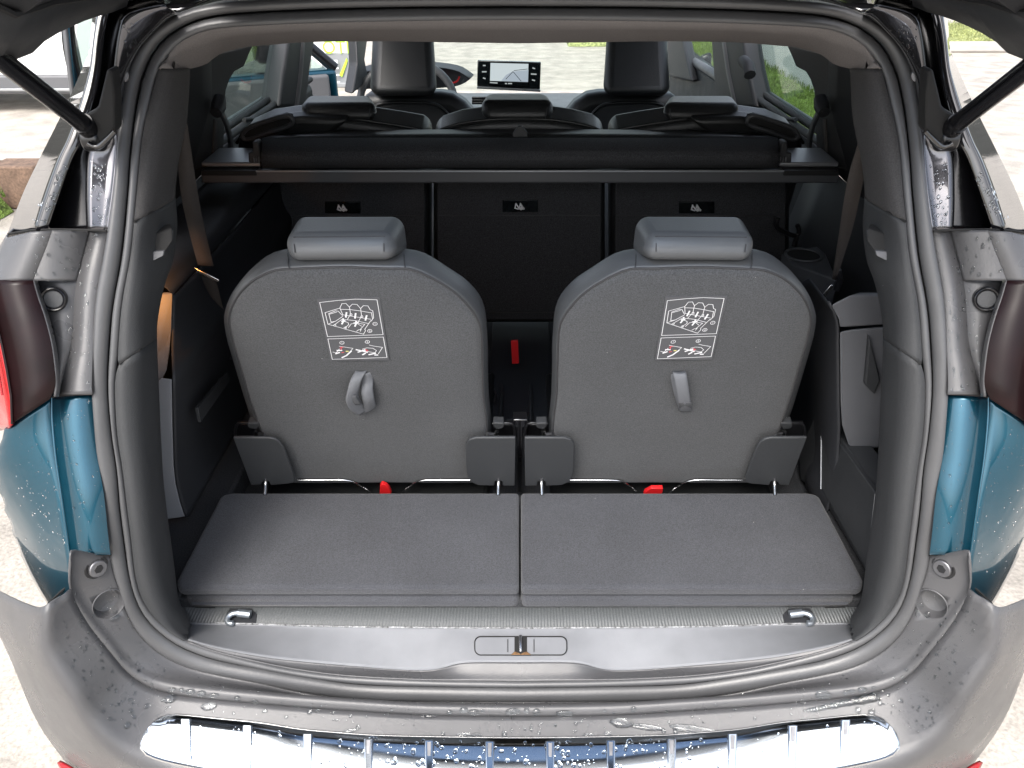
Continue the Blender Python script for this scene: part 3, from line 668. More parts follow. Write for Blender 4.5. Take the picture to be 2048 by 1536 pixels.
# amber-lit strip: inner face of the lamp pocket, and the boot lamp that lights it
ost = [PY(x, y, Y) for x, y, Y in [(300,590,1.222),(346,585,1.222),(343,660,1.198),(340,705,1.172),(334,740,1.15),(320,770,1.14),(300,770,1.14)]]
op = prism('lamp_pocket_face', ost, (-.01, .004, 0), 'trim_light', wa, bevel=.002)
lamp_p = PY(304, 590, 1.15) + Vector((-.045, .0, .02))
bl_ = box('boot_lamp', tuple(lamp_p + Vector((-.012, -.006, 0))), tuple(lamp_p + Vector((.012, .006, .004))), 'trim_light', wa, bevel=.001)
ld = bpy.data.lights.new('boot_lamp_bulb', 'AREA'); ld.size = .016; ld.energy = .07; ld.color = (1, .40, .09)
lo_ = bpy.data.objects.new('boot_lamp_bulb', ld); col.objects.link(lo_); lo_.location = lamp_p + Vector((0, 0, -.003)); lo_.rotation_euler = (R(52), 0, 0); ld.spread = R(120)

# right side: taller rear face with a lid line, and a storage flap
rp = [PY(x, y, 1.17) for x, y in [(402,662),(360,658),(315,655),(310,700),(316,800),(330,895),(362,905),(385,890),(398,850),(401,800)]]
wr = prism('wheel_arch_trim', rp, (-.02, .006, 0), 'trim_light', car, s=-1, bevel=.004)
rp2 = [PY(x, y, 1.168) for x, y in [(402,656),(404,640),(420,610),(380,590),(315,590),(315,650)]]
prism('lid', rp2, (-.02, .012, 0), 'trim_light', wr, s=-1, bevel=.005, seg=3)
wi = [PY(x, y, 1.171) for x, y in [(420,605),(404,642),(402,700),(401,800),(400,860),(404,930),(412,985),(424,1020),(430,1045)]]
loft('arch_side', [wi, [p + Vector((.003, .006, 0)) for p in wi], [p + Vector((.002, .10, 0)) for p in wi], [p + Vector((-.05, .45, -.20*max(0, (p.z-.68)/.4))) for p in wi]], 24, 'trim_dark', wr, s=-1)
prism('pocket_notch', [PY(x, y, 1.160) for x, y in [(341,672),(350,770),(330,790),(318,760)]], (0, .012, 0), 'trim', wr, s=-1, bevel=.003)
fl = [PX(x, y, -.566) for x, y in [(436,838),(328,988),(345,1142),(437,978)]]
sf = prism('storage_flap', fl, (-.010, 0, 0), 'trim', car, s=-1, bevel=.0015)
for a_, b_ in ((0, 3), (1, 2)):
    tube('flap_edge', [fl[a_] + Vector((.001, 0, 0)), fl[b_] + Vector((.001, 0, 0))], .0012, 'aluminium', sf, n=6, s=-1)
lw = [PX(x, y, -.571) for x, y in [(444,815),(420,850),(328,982),(300,1100),(345,1150),(440,990),(480,960),(482,900)]]
prism('side_lining_panel', lw, (-.05, 0, 0), 'trim', sf, s=-1, bevel=.004)
# low carpeted step beside the boards on the left
box('side_step', (-.66, .93, .60), (-.553, 1.9, .650), 'dark_carpet', shell, bevel=.006)
# cup holder on the right
ch = prism('cup_holder', [PZ(x, y, .985) for x, y in [(2080-1563,507),(2080-1592,500),(2080-1634,492),(2080-1652,508),(2080-1675,560),(2080-1630,545),(2080-1590,530)]], (0, 0, -.09), 'cassette_plastic', car, s=-1, bevel=.003)
cc = PZ(2080-1607, 511, .986); cc.x = -cc.x
disc('cup_rim', cc, (0, 0, 1), .040, .003, 'cassette_plastic', ch, rin=.034, n=32)
disc('cup_well', cc + Vector((0, 0, -.001)), (0, 0, 1), .034, .0015, 'groove', ch, n=32, bevel=0)
tube('latch_striker', [PY(x, y, 1.85) for x, y in [(1556,436),(1552,450),(1560,460),(1592,472),(1598,460),(1594,450)]], .006, 'metal_black', car, n=8, k_pts=20)
tube('latch_striker', [PY(x, y, 1.85) for x, y in [(1594,472),(1588,492)]], .007, 'metal_black', car, n=8)

# ---------------------------------------------------------------- seat belts of the rear row
def ribbon(name, L, Rr, m, parent, **k): return loft(name, [L, Rr], 24, m, parent, solid=.0014, **k)
LB = [(356,325,1.24),(364,400,1.26),(378,462,1.30),(396,530,1.34)]
RB = [(374,245,1.22),(393,370,1.26),(408,450,1.30),(427,532,1.34)]
lb = [PY(*q) for q in [(362,262,1.22)] + LB]; rb2 = [PY(*q) for q in RB]
belt = ribbon('rear_seat_belt', lb, rb2, 'webbing', car)
ribbon('lower_webbing', [PY(*q) for q in [(402,550,1.345),(430,640,1.40),(448,700,1.42)]], [PY(*q) for q in [(432,560,1.345),(452,640,1.40),(463,690,1.42)]], 'webbing', belt)
hexa('belt_tongue', [PY(386,541,1.33), PY(436,566,1.33), PY(440,560,1.33), PY(388,534,1.33), PY(386,541,1.345), PY(436,566,1.345), PY(440,560,1.345), PY(388,534,1.345)], 'steel', belt, bevel=.002)
tube('belt_buckle', [PY(454,690,1.415), PY(458,706,1.42), PY(462,716,1.42)], .006, 'metal_black', belt, n=10)
lb = [PY(*q) for q in [(2080-1738,240,1.22),(2080-1708,330,1.25),(2080-1690,400,1.27),(2080-1680,470,1.30),(2080-1664,545,1.34)]]
rb2 = [PY(*q) for q in [(2080-1727,255,1.22),(2080-1690,370,1.26),(2080-1680,430,1.28),(2080-1668,500,1.31),(2080-1654,545,1.34)]]
lb = [PY(2080-x, y, Y) for x, y, Y in [(1745,250,1.22),(1732,330,1.25),(1718,400,1.27),(1704,460,1.30),(1672,560,1.34)]]
rb2 = [PY(2080-x, y, Y) for x, y, Y in [(1728,250,1.22),(1700,340,1.25),(1688,400,1.27),(1679,460,1.30),(1664,558,1.34)]]
belt2 = ribbon('rear_seat_belt', lb, rb2, 'webbing', car, s=-1)
hexa('belt_tongue', [PY(x, y, Y) for x, y, Y in [(1636,601,1.33),(1641,606,1.33),(1668,572,1.33),(1662,568,1.33),(1636,601,1.34),(1641,606,1.34),(1668,572,1.34),(1662,568,1.34)]], 'steel', belt2, bevel=.002)
tube('belt_buckle', [PY(1676,540,1.34), PY(1680,560,1.34), PY(1672,580,1.34)], .006, 'metal_black', belt2, n=10)

# ---------------------------------------------------------------- load sill
R0 = [(352,1204),(420,1211),(520,1216),(700,1219),(1040,1220)]; R1_ = [(378,1245),(450,1247),(520,1249),(700,1254),(1040,1257)]
G1 = [(374,1280),(432,1296),(520,1313),(602,1323),(703,1332),(790,1339),(850,1341),(885,1336),(910,1329),(944,1325),(1040,1325)]
def fullc(fn, L): a = cr([fn(x, y) for x, y in L], 50); return a + mir(a[:-1])[::-1]
r0 = fullc(lambda x, y: PZ(x, y, .626), R0); r1 = fullc(lambda x, y: PZ(x, y, .626), R1_)
G1d = [.016,.018,.022,.027,.032,.0345,.0355,.0355,.0355,.0355,.0355]
g1 = cr([PO(x, y, d) for (x, y), d in zip(G1, G1d)], 50); g1 = g1 + mir(g1[:-1])[::-1]
i0 = cr([PO(x, y, .013) for x, y in [p for p in INN if p[1] > 1280 and p[0] >= 376]], 50); i0 = i0 + mir(i0[:-1])[::-1]
back = [p + Vector((0, .05, 0)) for p in r0]
tread = loft('tread_strip', [back, r0, r1], 99, 'ribbed_plastic', car)
g0 = [p + Vector((0, -.004, -.0015)) for p in r1]
rnd = [p + Vector((0, -.0015, .0008)) for p in r1]
sill = loft('load_sill', [r1, rnd, g0, [a.lerp(b, .5) + Vector((0, 0, .001)) for a, b in zip(g0, g1)], g1], 99, 'sill_plastic', car, cols=16)
tube('sill_scuff', [p + Vector((0, -.0008, .0016)) for p in r1[4:-4]], .0013, 'scuffed', sill, n=6)
gd = [p + Vector((0, -.002, -.002)) for p in g1]
loft('sill_step', [g1, gd, [a.lerp(b, .5) + Vector((0, 0, -.0015)) for a, b in zip(gd, i0)], i0], 99, 'bumper_plastic', sill, cols=12)
tube('sill_joint', [PZ(372,1248,.626), PO(371,1279,.017)], .0009, 'groove', sill, n=6)
tube('sill_joint', [PZ(2080-372,1248,.626), PO(2080-371,1279,.017)], .0009, 'groove', sill, n=6)
# latch cover with its slot
def SL(x, y, dz=.0): # sill surface near the middle
    q = (y-1257)/(1325-1257); return PZ(x, y, .625 + (ZG1-.625)*q + .001*math.sin(math.pi*max(0, min(1, q))) + dz + .0014)
ZG1 = PO(1040, 1325, .0355).z + .001
def rrect(x0, y0, x1, y1, r, n=6):
    out = []
    for cx, cy, a0 in ((x1-r, y0+r, -90), (x1-r, y1-r, 0), (x0+r, y1-r, 90), (x0+r, y0+r, 180)):
        for i in range(n+1):
            a = R(a0 + 90*i/n); out.append((cx + r*math.cos(a), cy + r*math.sin(a)))
    return out
latch = prism('latch_cover', [SL(x, y, .0006) for x, y in rrect(950, 1274, 1133, 1309, 12)], (0, 0, -.004), 'sill_plastic', sill, bevel=.0006)
tube('latch_outline', [SL(x, y, .0005) for x, y in rrect(949.5, 1273, 1133.5, 1310, 12)], .0009, 'groove', latch, n=6, closed=True)
prism('latch_slot', [SL(x, y, .0012) for x, y in [(1029,1272),(1054,1272),(1054,1303),(1062,1309),(1022,1309),(1029,1303)]], (0, 0, -.003), 'groove', latch, bevel=0)
prism('worn_lip', [SL(x, y, .0017) for x, y in [(1022,1309),(1030,1303),(1036,1305),(1041,1308),(1047,1305),(1053,1303),(1062,1309)]], (0, 0, -.002), 'rust', latch, bevel=.0003)
tube('latch_striker', [SL(1041,1272,.003), SL(1041,1288,.004), SL(1041.5,1303,.001)], .0028, 'steel', latch, n=10)
for x in (1015.5, 1068): tube('latch_mark', [SL(x, 1279, .0008), SL(x, 1304, .0008)], .0010, 'bumper_plastic', latch, n=6)
# lashing rings
for s in (1, -1):
    cup = prism('ring_recess', [PZ(x, y, .6285) for x, y in [(460,1216),(503,1216),(514,1228),(512,1246),(456,1246),(450,1232)]], (0, 0, -.006), 'trim_dark', tread, s=s, bevel=.001)
    rr_ = [PZ(x, y, z) for x, y, z in [(500,1229,.634),(488,1226,.637),(472,1226,.638),(460,1230,.637),(454,1238,.635),(457,1246,.633),(466,1247,.633)]]
    lr = tube('lashing_ring', rr_, .0046, 'zinc', cup, n=10, k_pts=30, s=s)
    tube('ring_sleeve', [PZ(476,1226,.637), PZ(501,1229,.635)], .0066, 'zinc', cup, n=12, s=s)
    tube('hinge_clip', [PZ(402,1209,.634), PZ(416,1208,.634)], .003, 'steel', tread, n=8, s=s)
    prism('clip_pocket', [PZ(x, y, .630) for x, y in [(384,1206),(424,1206),(430,1214),(390,1213)]], (0, 0, -.003), 'groove', tread, s=s, bevel=0)

# ================================================================== floor boards (lift out)
for s, nm in ((1, 'left'), (-1, 'right')):
    t = thing('floor_board', 'grey carpeted folding boot floor board on the %s, meeting the other at the middle seam' % nm, 'floor board', (-.28*s, 1.07, .65), 'boot floor boards')
    x0 = -.5535; fb = [(-.0015, .948), (-.0015, 1.192), (-.535, 1.192), (-.548, 1.188), (-.553, 1.178), (x0, .965), (-.549, .952), (-.540, .948)]
    prism('board_top', [Vector((x, y, .680)) for x, y in fb], (0, 0, -.0215), 'carpet', t, s=s, bevel=.007, seg=4)
    prism('board_underlayer', [Vector((x*.985 if x < -.1 else x, y + (.002 if y < 1 else 0), .6545)) for x, y in fb], (0, 0, -.0265), 'carpet', t, s=s, bevel=.010, seg=4)
    tube('seam_piping', [Vector((-.012, .9495, .6735)), Vector((-.28, .949, .6738)), Vector((-.540, .9495, .6735))], .0022, 'carpet', t, n=8, s=s)
# ================================================================== rear-row folding seats
FB = [(562,964),(540,905),(522,858),(499,792),(481,730),(468,687),(460,650),(459,636),(463,616),(478,588),(504,562),(530,547),(557,538),(577,537),(623,535),(687,533),(775,536),(814,536),(836,542),(877,562),(915,588),(941,616),(956,639),(963,667),(965,730),(967,790),(973,841),(975,890),(977,964)]
OB = [(548,964),(530,905),(512,858),(492,792),(474,730),(460,680),(454,650),(453,632),(456,618),(468,588),(489,557),(514,530),(542,509),(572,500),(620,496),(690,494),(770,496),(816,500),(852,509),(902,540),(931,560),(956,588),(967,616),(970,654),(972,690),(972,730),(975,790),(981,841),(984,890),(986,964)]
# label drawing, in the pixels of a 1975x1536 enlargement of the left label
LQ = [(145,190),(1530,160),(1740,1545),(450,1545)]
LINES = [
 [(215,260),(380,985)],[(215,260),(620,218),(1000,192),(1470,205)],[(1470,205),(1600,945)],[(1600,945),(1000,965),(380,985)],
 [(390,1040),(490,1510)],[(390,1040),(1000,1020),(1605,1000)],[(1605,1000),(1690,1470)],[(1690,1470),(1000,1495),(490,1510)],
 [(330,470),(390,715)],[(330,470),(655,375)],[(655,375),(700,285),(790,280),(865,355),(930,295),(1030,300),(1110,385),(1170,325),(1270,330),(1320,410),(1375,430),(1395,575),(1340,650)],
 [(410,490),(460,670)],[(410,490),(560,430),(620,440),(715,535)],[(430,500),(590,455)],[(460,670),(560,650),(715,550)],
 [(655,375),(720,515),(1330,610)],[(680,400),(880,405),(1110,435),(1345,475)],[(865,355),(890,500),(820,610)],[(1110,385),(1130,540),(1060,660)],
 [(390,715),(560,650)],[(390,715),(1170,935)],[(1170,935),(1215,860),(1200,825),(1330,640)],[(520,735),(700,610),(1000,640),(1270,700)],
 [(700,640),(830,680),(850,720),(760,800)],[(840,790),(900,710),(1010,690),(1130,760)],[(1010,690),(1200,720),(1100,830)],[(1020,870),(1060,840),(1120,830),(1100,870)],
 [(1345,470),(1370,600)],[(510,740),(545,715),(570,735),(540,760),(510,740)],[(740,790),(780,770),(800,800),(760,820)],[(870,500),(910,490),(925,525),(885,530)],[(1110,545),(1150,535),(1160,565),(1115,575)],
 [(1300,1180),(1400,1205),(1590,1235),(1500,1385)],[(640,1205),(940,1255),(850,1370)],[(1150,1270),(1250,1245),(1380,1255),(1460,1310),(1420,1360),(1260,1330),(1150,1290)],[(500,1340),(570,1355)],[(640,1270),(560,1380)],
]
BOLD = [[(800,470),(785,560)],[(1000,490),(985,580)],[(1240,535),(1215,625)],[(725,600),(730,650),(700,705)],[(700,650),(760,640)],[(1010,650),(1010,700),(985,755)],[(970,690),(1050,680)],
 [(600,1300),(690,1300)],[(570,1375),(640,1350)],[(710,1465),(800,1420),(900,1320)],[(1020,1285),(1110,1310)],[(1060,1340),(1200,1290)],[(1160,1400),(1210,1370)],[(1300,1400),(1430,1370)],[(1430,1410),(1480,1410)],[(1090,1300),(1250,1345)]]
REDS = [[(660,1240),(720,1225)],[(690,1280),(680,1220)],[(700,1350),(740,1340)],[(1220,1280),(1270,1300)],[(1240,1320),(1250,1290)]]
CIRC = [(1425,708,'1'),(1308,862,'2'),(698,1125,'1'),(1256,1107,'2')]
def bil(Q, x, y):
    """drawing xy -> (s,t) in the label quad (inverse bilinear, Newton)"""
    s_, t_ = .5, .5
    A, B, C, D = [Vector(q) for q in Q]
    for i in range(12):
        f = (A*(1-s_)+B*s_)*(1-t_) + (D*(1-s_)+C*s_)*t_ - Vector((x, y))
        ds = (B-A)*(1-t_) + (C-D)*t_; dt = (D*(1-s_)+C*s_) - (A*(1-s_)+B*s_)
        det = ds.x*dt.y - ds.y*dt.x
        s_ -= (f.x*dt.y - f.y*dt.x)/det; t_ -= (ds.x*f.y - ds.y*f.x)/det
    return s_, t_
LABQ = {1: [(633,597.5),(759.5,594.5),(778.5,720.5),(661,721)], -1: [(1331,593.5),(1455,592),(1424,719),(1310,720)]}

def headrest(name, near, far, tn, tf, m, parent, bev, seam=None, s=1):
    c8 = [PT(x, y, tn) for x, y in near] + [PT(x, y, tf) for x, y in far]
    h = hexa(name, c8, m, parent, bevel=bev, seg=6, s=s)
    return h, c8

for s, nm in ((1, 'left'), (-1, 'right')):
    t = thing('rear_seat', 'grey folding rear seat on the %s with its %s' % (nm, 'twisted pull strap, beside the amber-lit trim' if s == 1 else 'straight pull strap, beside the cup holder'), 'seat', (-.30*s, 1.3, .62), 'third-row folding seats')
    Fp = [SP(x, y) for x, y in FB]; Op = [SP(x, y, .055) for x, y in OB]
    n = 110
    Fc_ = cr(Fp, n); Oc = cr(Op, n)
    cen = sum(Fc_, Vector())/n
    bulge = [a.lerp(b, .45) + (a-cen).normalized()*.004 - SFW*.002 for a, b in zip(Fc_, Oc)]
    back = [a + SFW*.022 + (cen-a).normalized()*.022 for a in Oc]
    bolster = loft('bolster', [Fc_, bulge, Oc, back], n, 'leather', t, cols=16, s=s, angle=75)
    # carpeted back panel: rim rolled in, then a gently domed field
    ringi = [a + (cen-a).normalized()*.004 - SFW*.0035 for a in Fc_]
    V = list(Fc_) + ringi; rings = 2
    for q in (.03, .25, .5, .75, .97):
        V += [a.lerp(cen, q) - SFW*(.0042 + .004*q*(1-q)) for a in ringi]; rings += 1
    Fq = grid_faces(rings, n)
    k0 = (rings-1)*n; Fq.append(tuple(range(k0, k0+n)))
    Fq += [(i*n, (i+1)*n, (i+1)*n+n-1, i*n+n-1) for i in range(rings-1)]
    bp_ = meshobj('back_panel', V, Fq, 'seat_cloth', t, s=s, angle=60)
    tube('panel_piping', [a - SFW*.001 for a in Fc_[6:-6]], .0016, 'stitch', bp_, n=6, s=s)
    FcS = [cen + (a-cen)*.93 for a in Fc_]
    meshobj('seat_core', [a + SFW*.03 for a in FcS] + [a + SFW*.085 - (a-cen)*.12 for a in FcS], [tuple(range(n)), tuple(range(2*n-1, n-1, -1))] + [(i, (i+1) % n, (i+1) % n+n, i+n) for i in range(n)], 'leather', t, s=s)
    for sx in (578, 810):   # stitched joints on the top roll
        a_, b_ = SP(sx, 536.5, -.002), SP(sx-2, 500, .05)
        m_ = SP(sx-1, 521, .012) - SFW*.004
        tube('stitched_joint', cr([a_, m_, b_], 10), .0009, 'stitch', bolster, n=6, s=s)
    # headrest
    t1 = (SP(680, 519, -.004)-Vector((0, 0, CAMZ))).dot(Vector((0, cP, -sP))); t2 = t1*1.075
    near = [(573,523),(788,521),(787,468),(566,470)]; far = [(602,512),(822,510),(810,428),(590,429)]
    h, c8 = headrest('headrest', near, far, t1, t2, 'leather', t, .017, s=s)
    ax = Vector((1, 0, 0))
    up = (c8[3]-c8[0]).normalized(); fwv = (c8[7]-c8[3]).normalized()
    ctr = sum(c8, Vector())/8
    def sm(p): return p
    e = .0035
    tL, tR = c8[3].lerp(c8[2], .035) - up*e*.3, c8[3].lerp(c8[2], .965) - up*e*.3
    dl = [c8[3].lerp(c8[2], q) - up*.0050 + fwv*.0050 for q in (.085, .3, .5, .7, .915)]
    tube('headrest_seam', [p - fwv*.0002 for p in dl], .0010, 'stitch', h, n=6, k_pts=24, s=s)
    for q in (.09, .91):
        pt = c8[3].lerp(c8[2], q); pb = c8[0].lerp(c8[1], q)
        tube('headrest_seam', [pt.lerp(pb, f) - fwv*(.0006 if .15 < f < .85 else -.003) for f in (.34, .45, .55, .66)], .0008, 'stitch', h, n=6, s=s)
    for px in (624, 770):
        tube('headrest_post', [SP(px, 518, .03), SP(px, 533, .03)], .011, 'dull_steel', t, n=12, s=s)
    # instruction label
    Q3 = [SP(x, y, -.0085) for x, y in LABQ[s]]
    global_n = SFW
    STN = SFW
    def LP(x, y, Q3=Q3):
        a, b = bil(LQ, x, y); return (Q3[0]*(1-a)+Q3[1]*a)*(1-b) + (Q3[3]*(1-a)+Q3[2]*a)*b
    lab = prism('instruction_label', Q3, SFW*.0015, 'label_cloth', t, bevel=0)
    stroke('label_lines', LINES, .00085, LP, 'print_white', lab)
    stroke('label_arrows', BOLD, .0024, LP, 'print_white', lab, h=.0008)
    stroke('label_red_marks', REDS, .0014, LP, 'print_red', lab, h=.001)
    stroke('label_yellow_mark', [[(800,1320),(830,1320)]], .0024, LP, 'print_yellow', lab, h=.001)
    cir = []
    for cx_, cy_, dg in CIRC: cir.append([(cx_ + 48*math.cos(2*math.pi*k/14), cy_ + 34*math.sin(2*math.pi*k/14)) for k in range(15)])
    stroke('label_circles', cir, .0008, LP, 'print_white', lab, h=.0007)
    for cx_, cy_, dg in CIRC:
        o_ = LP(cx_, cy_) - SFW*.0008; ux = (LP(cx_+40, cy_)-LP(cx_, cy_)).normalized(); nn = -SFW; uy = nn.cross(ux)
        M4 = Matrix(((ux.x, uy.x, nn.x, o_.x), (ux.y, uy.y, nn.y, o_.y), (ux.z, uy.z, nn.z, o_.z), (0, 0, 0, 1)))
        text('label_digit', dg, .0055, M4, 'print_white', lab, .0001)
    # pull strap
    if s == 1:
        ctr_l = [SP(722,741,-.004), SP(712,758,-.018), SP(706,778,-.026), SP(703,796,-.028), SP(712,812,-.022), SP(728,822,-.012)]
        strip = [(c + Vector((-.0085, 0, 0)) - SFW*(.002*i), c + Vector((.010, 0, 0)) + SFW*(.002*i)) for i, c in enumerate(ctr_l)]
        stp_ = loft('pull_strap', [[a for a, b in strip], [a.lerp(b, .5) - SFW*.002 for a, b in strip], [b for a, b in strip]], 26, 'strap', t, solid=.0018, cols=7)
        c2 = [SP(732,744,-.004), SP(734,762,-.008), SP(733,780,-.018), SP(736,800,-.022), SP(738,816,-.014), SP(726,824,-.006)]
        loft('strap_fold', [[c + Vector((-.009, 0, .0)) for c in c2], [c - SFW*.003 for c in c2], [c + Vector((.010, 0, 0)) + SFW*.003 for c in c2]], 26, 'strap', stp_, solid=.0018, cols=7)
        c3 = [SP(704,793,-.0305), SP(710,803,-.0295), SP(716,810,-.026)]
        loft('strap_stitching', [[c + Vector((-.008, 0, 0)) for c in c3], [c + Vector((.006, 0, .002)) for c in c3]], 8, 'label_cloth', stp_, solid=.0012)
    else:
        c1 = [SP(1358,742,-.003), SP(1360,750,-.014), SP(1364,775,-.022), SP(1368,800,-.024), SP(1370,812,-.020), SP(1371,821,-.010)]
        stp_ = loft('pull_strap', [[c + Vector((-.0105, 0, 0)) for c in c1], [c - SFW*.0015 for c in c1], [c + Vector((.0105, 0, 0)) for c in c1]], 26, 'strap', t, solid=.0018, cols=7)
        c2 = [SP(1352,744,-.003), SP(1352,760,-.006), SP(1358,790,-.010), SP(1368,820,-.010)]
        loft('strap_fold', [[c + Vector((-.008, 0, 0)) for c in c2], [c + Vector((.008, 0, 0)) for c in c2]], 14, 'strap', stp_, solid=.0018)
        c3 = [SP(1370,804,-.0255), SP(1371,811,-.0235), SP(1371.5,816,-.0175)]
        loft('strap_stitching', [[c + Vector((-.0105, 0, 0)) for c in c3], [c + Vector((.0105, 0, 0)) for c in c3]], 8, 'label_cloth', stp_, solid=.0012)
    # hinge covers
    HC1 = [(466,876),(538,876),(549,878),(559,884),(567,895),(588,952),(590,960),(586,966),(577,968),(541,971),(538,963),(526,963),(522,970),(502,971)]
    HC2 = [(931,895),(932,887),(938,880),(952,876),(1031,876),(1030,972),(1005,972),(1004,963),(990,963),(989,972),(956,971),(943,965),(936,955),(933,945)]
    for HCn, o in ((HC1, -.030), (HC2, -.030)):
        hc = prism('hinge_cover', [SP(x, y, o) for x, y in HCn], SFW*.006, 'trim_cover', t, s=s, bevel=.002, seg=3)
    for px, dx in ((531, 3), (997, -1)):
        tube('hinge_pin', [SP(px, 955, -.028), SP(px, 966, -.034), PZ(px-1, 990, .682)], .0034, 'steel', t, n=10, k_pts=8, s=s)
    # recliner brackets above the covers
    for (xa, xb, xc) in ((470, 497, 520), (1030, 1006, 985)):
        d_ = 1 if xc > xa else -1
        rc = tube('recliner_bracket', [SP(x, y, .005) for x, y in [(xa,876),(xa+d_*1,858),(xa+d_*7,847),(xb,846),(xc,847)]], .0026, 'metal_black', t, n=8, k_pts=20, s=s)
        prism('recliner_cap', [SP(x, y, -.004) for x, y in [(xb-d_*2,847),(xc-d_*1,846),(xc-d_*2,854),(xc-d_*7,859),(xb+d_*3,858),(xb-d_*2,854)]], SFW*.016, 'trim', rc, s=s, bevel=.002)
        tube('recliner_pivot', [SP(xc-d_*8,862,-.002), SP(xc-d_*8,878,-.002)], .004, 'steel', rc, n=10, s=s)
        prism('recliner_plate', [SP(x, y, .02) for x, y in [(xa,880),(xa+d_*2,850),(xc+d_*2,849),(xc+d_*4,880)]], SFW*.01, 'metal_black', rc, s=s, bevel=.001)
        tube('hinge_stub', [SP(xc+d_*0, 869, -.002), SP(xc+d_*11, 868, -.006)], .0045, 'dull_steel', rc, n=10, s=s)
    # seat base frame rod and cushion behind the gap
    rod = [SP(596,960,-.012), SP(640,960,-.012), SP(688,960,-.012), SP(712,966,-.010), SP(732,978,-.004), PZ(748,992,.67)]
    tube('frame_rod', rod, .0021, 'steel', t, n=8, k_pts=30, s=s)
    rod = [PZ(800,992,.67), SP(812,978,-.004), SP(826,968,-.010), SP(845,961,-.012), SP(900,960,-.012), SP(940,960,-.012)]
    tube('frame_rod', rod, .0021, 'steel', t, n=8, k_pts=30, s=s)
    box('seat_base', (-.50, 1.24, .60), (-.06, 1.75, .625), 'leather_black', t, s=s, bevel=.015, seg=3)
    # red release tab
    if s == 1: rt = [(759,988),(760,972),(764,968),(772,971),(779,978),(783,988)]
    else: rt = [(1287,990),(1290,984),(1303,977),(1326,977),(1325,986),(1318,990)]
    prism('release_tab', [SP(x, y, -.02) for x, y in rt], SFW*.008, 'red_plastic', t, bevel=.001)
# catch between the two seats
prism('seat_catch', [SP(x, y, .004) for x, y in [(1026,840),(1055,840),(1056,850),(1046,856),(1045,985),(1034,985),(1033,856),(1024,850)]], SFW*.02, 'gloss_black', car, bevel=.002)
pan = prism('tunnel_tray', [PZ(x, y, .62) for x, y in [(975,850),(1105,850),(1098,640),(985,640)]], (0, 0, -.03), 'trim_dark', car, bevel=.003)
for x0 in (1003, 1060):
    tube('tray_rail', [PZ(x0, 770, .632), PZ(x0-2 if x0 < 1040 else x0+2, 846, .632)], .005, 'trim', pan, n=8)
tube('tray_edge', [PZ(1014, 840, .634), PZ(1053, 840, .634)], .004, 'trim', pan, n=8)
tube('tray_clip', [PZ(988, 778, .632), PZ(992, 790, .634), PZ(988, 806, .632)], .0025, 'dull_steel', pan, n=8)
prism('red_release_strap', [PY(x, y, 1.72) for x, y in [(1022,682),(1036,681),(1038,727),(1024,728)]], (0, .006, .0), 'red_plastic', car, bevel=.001)

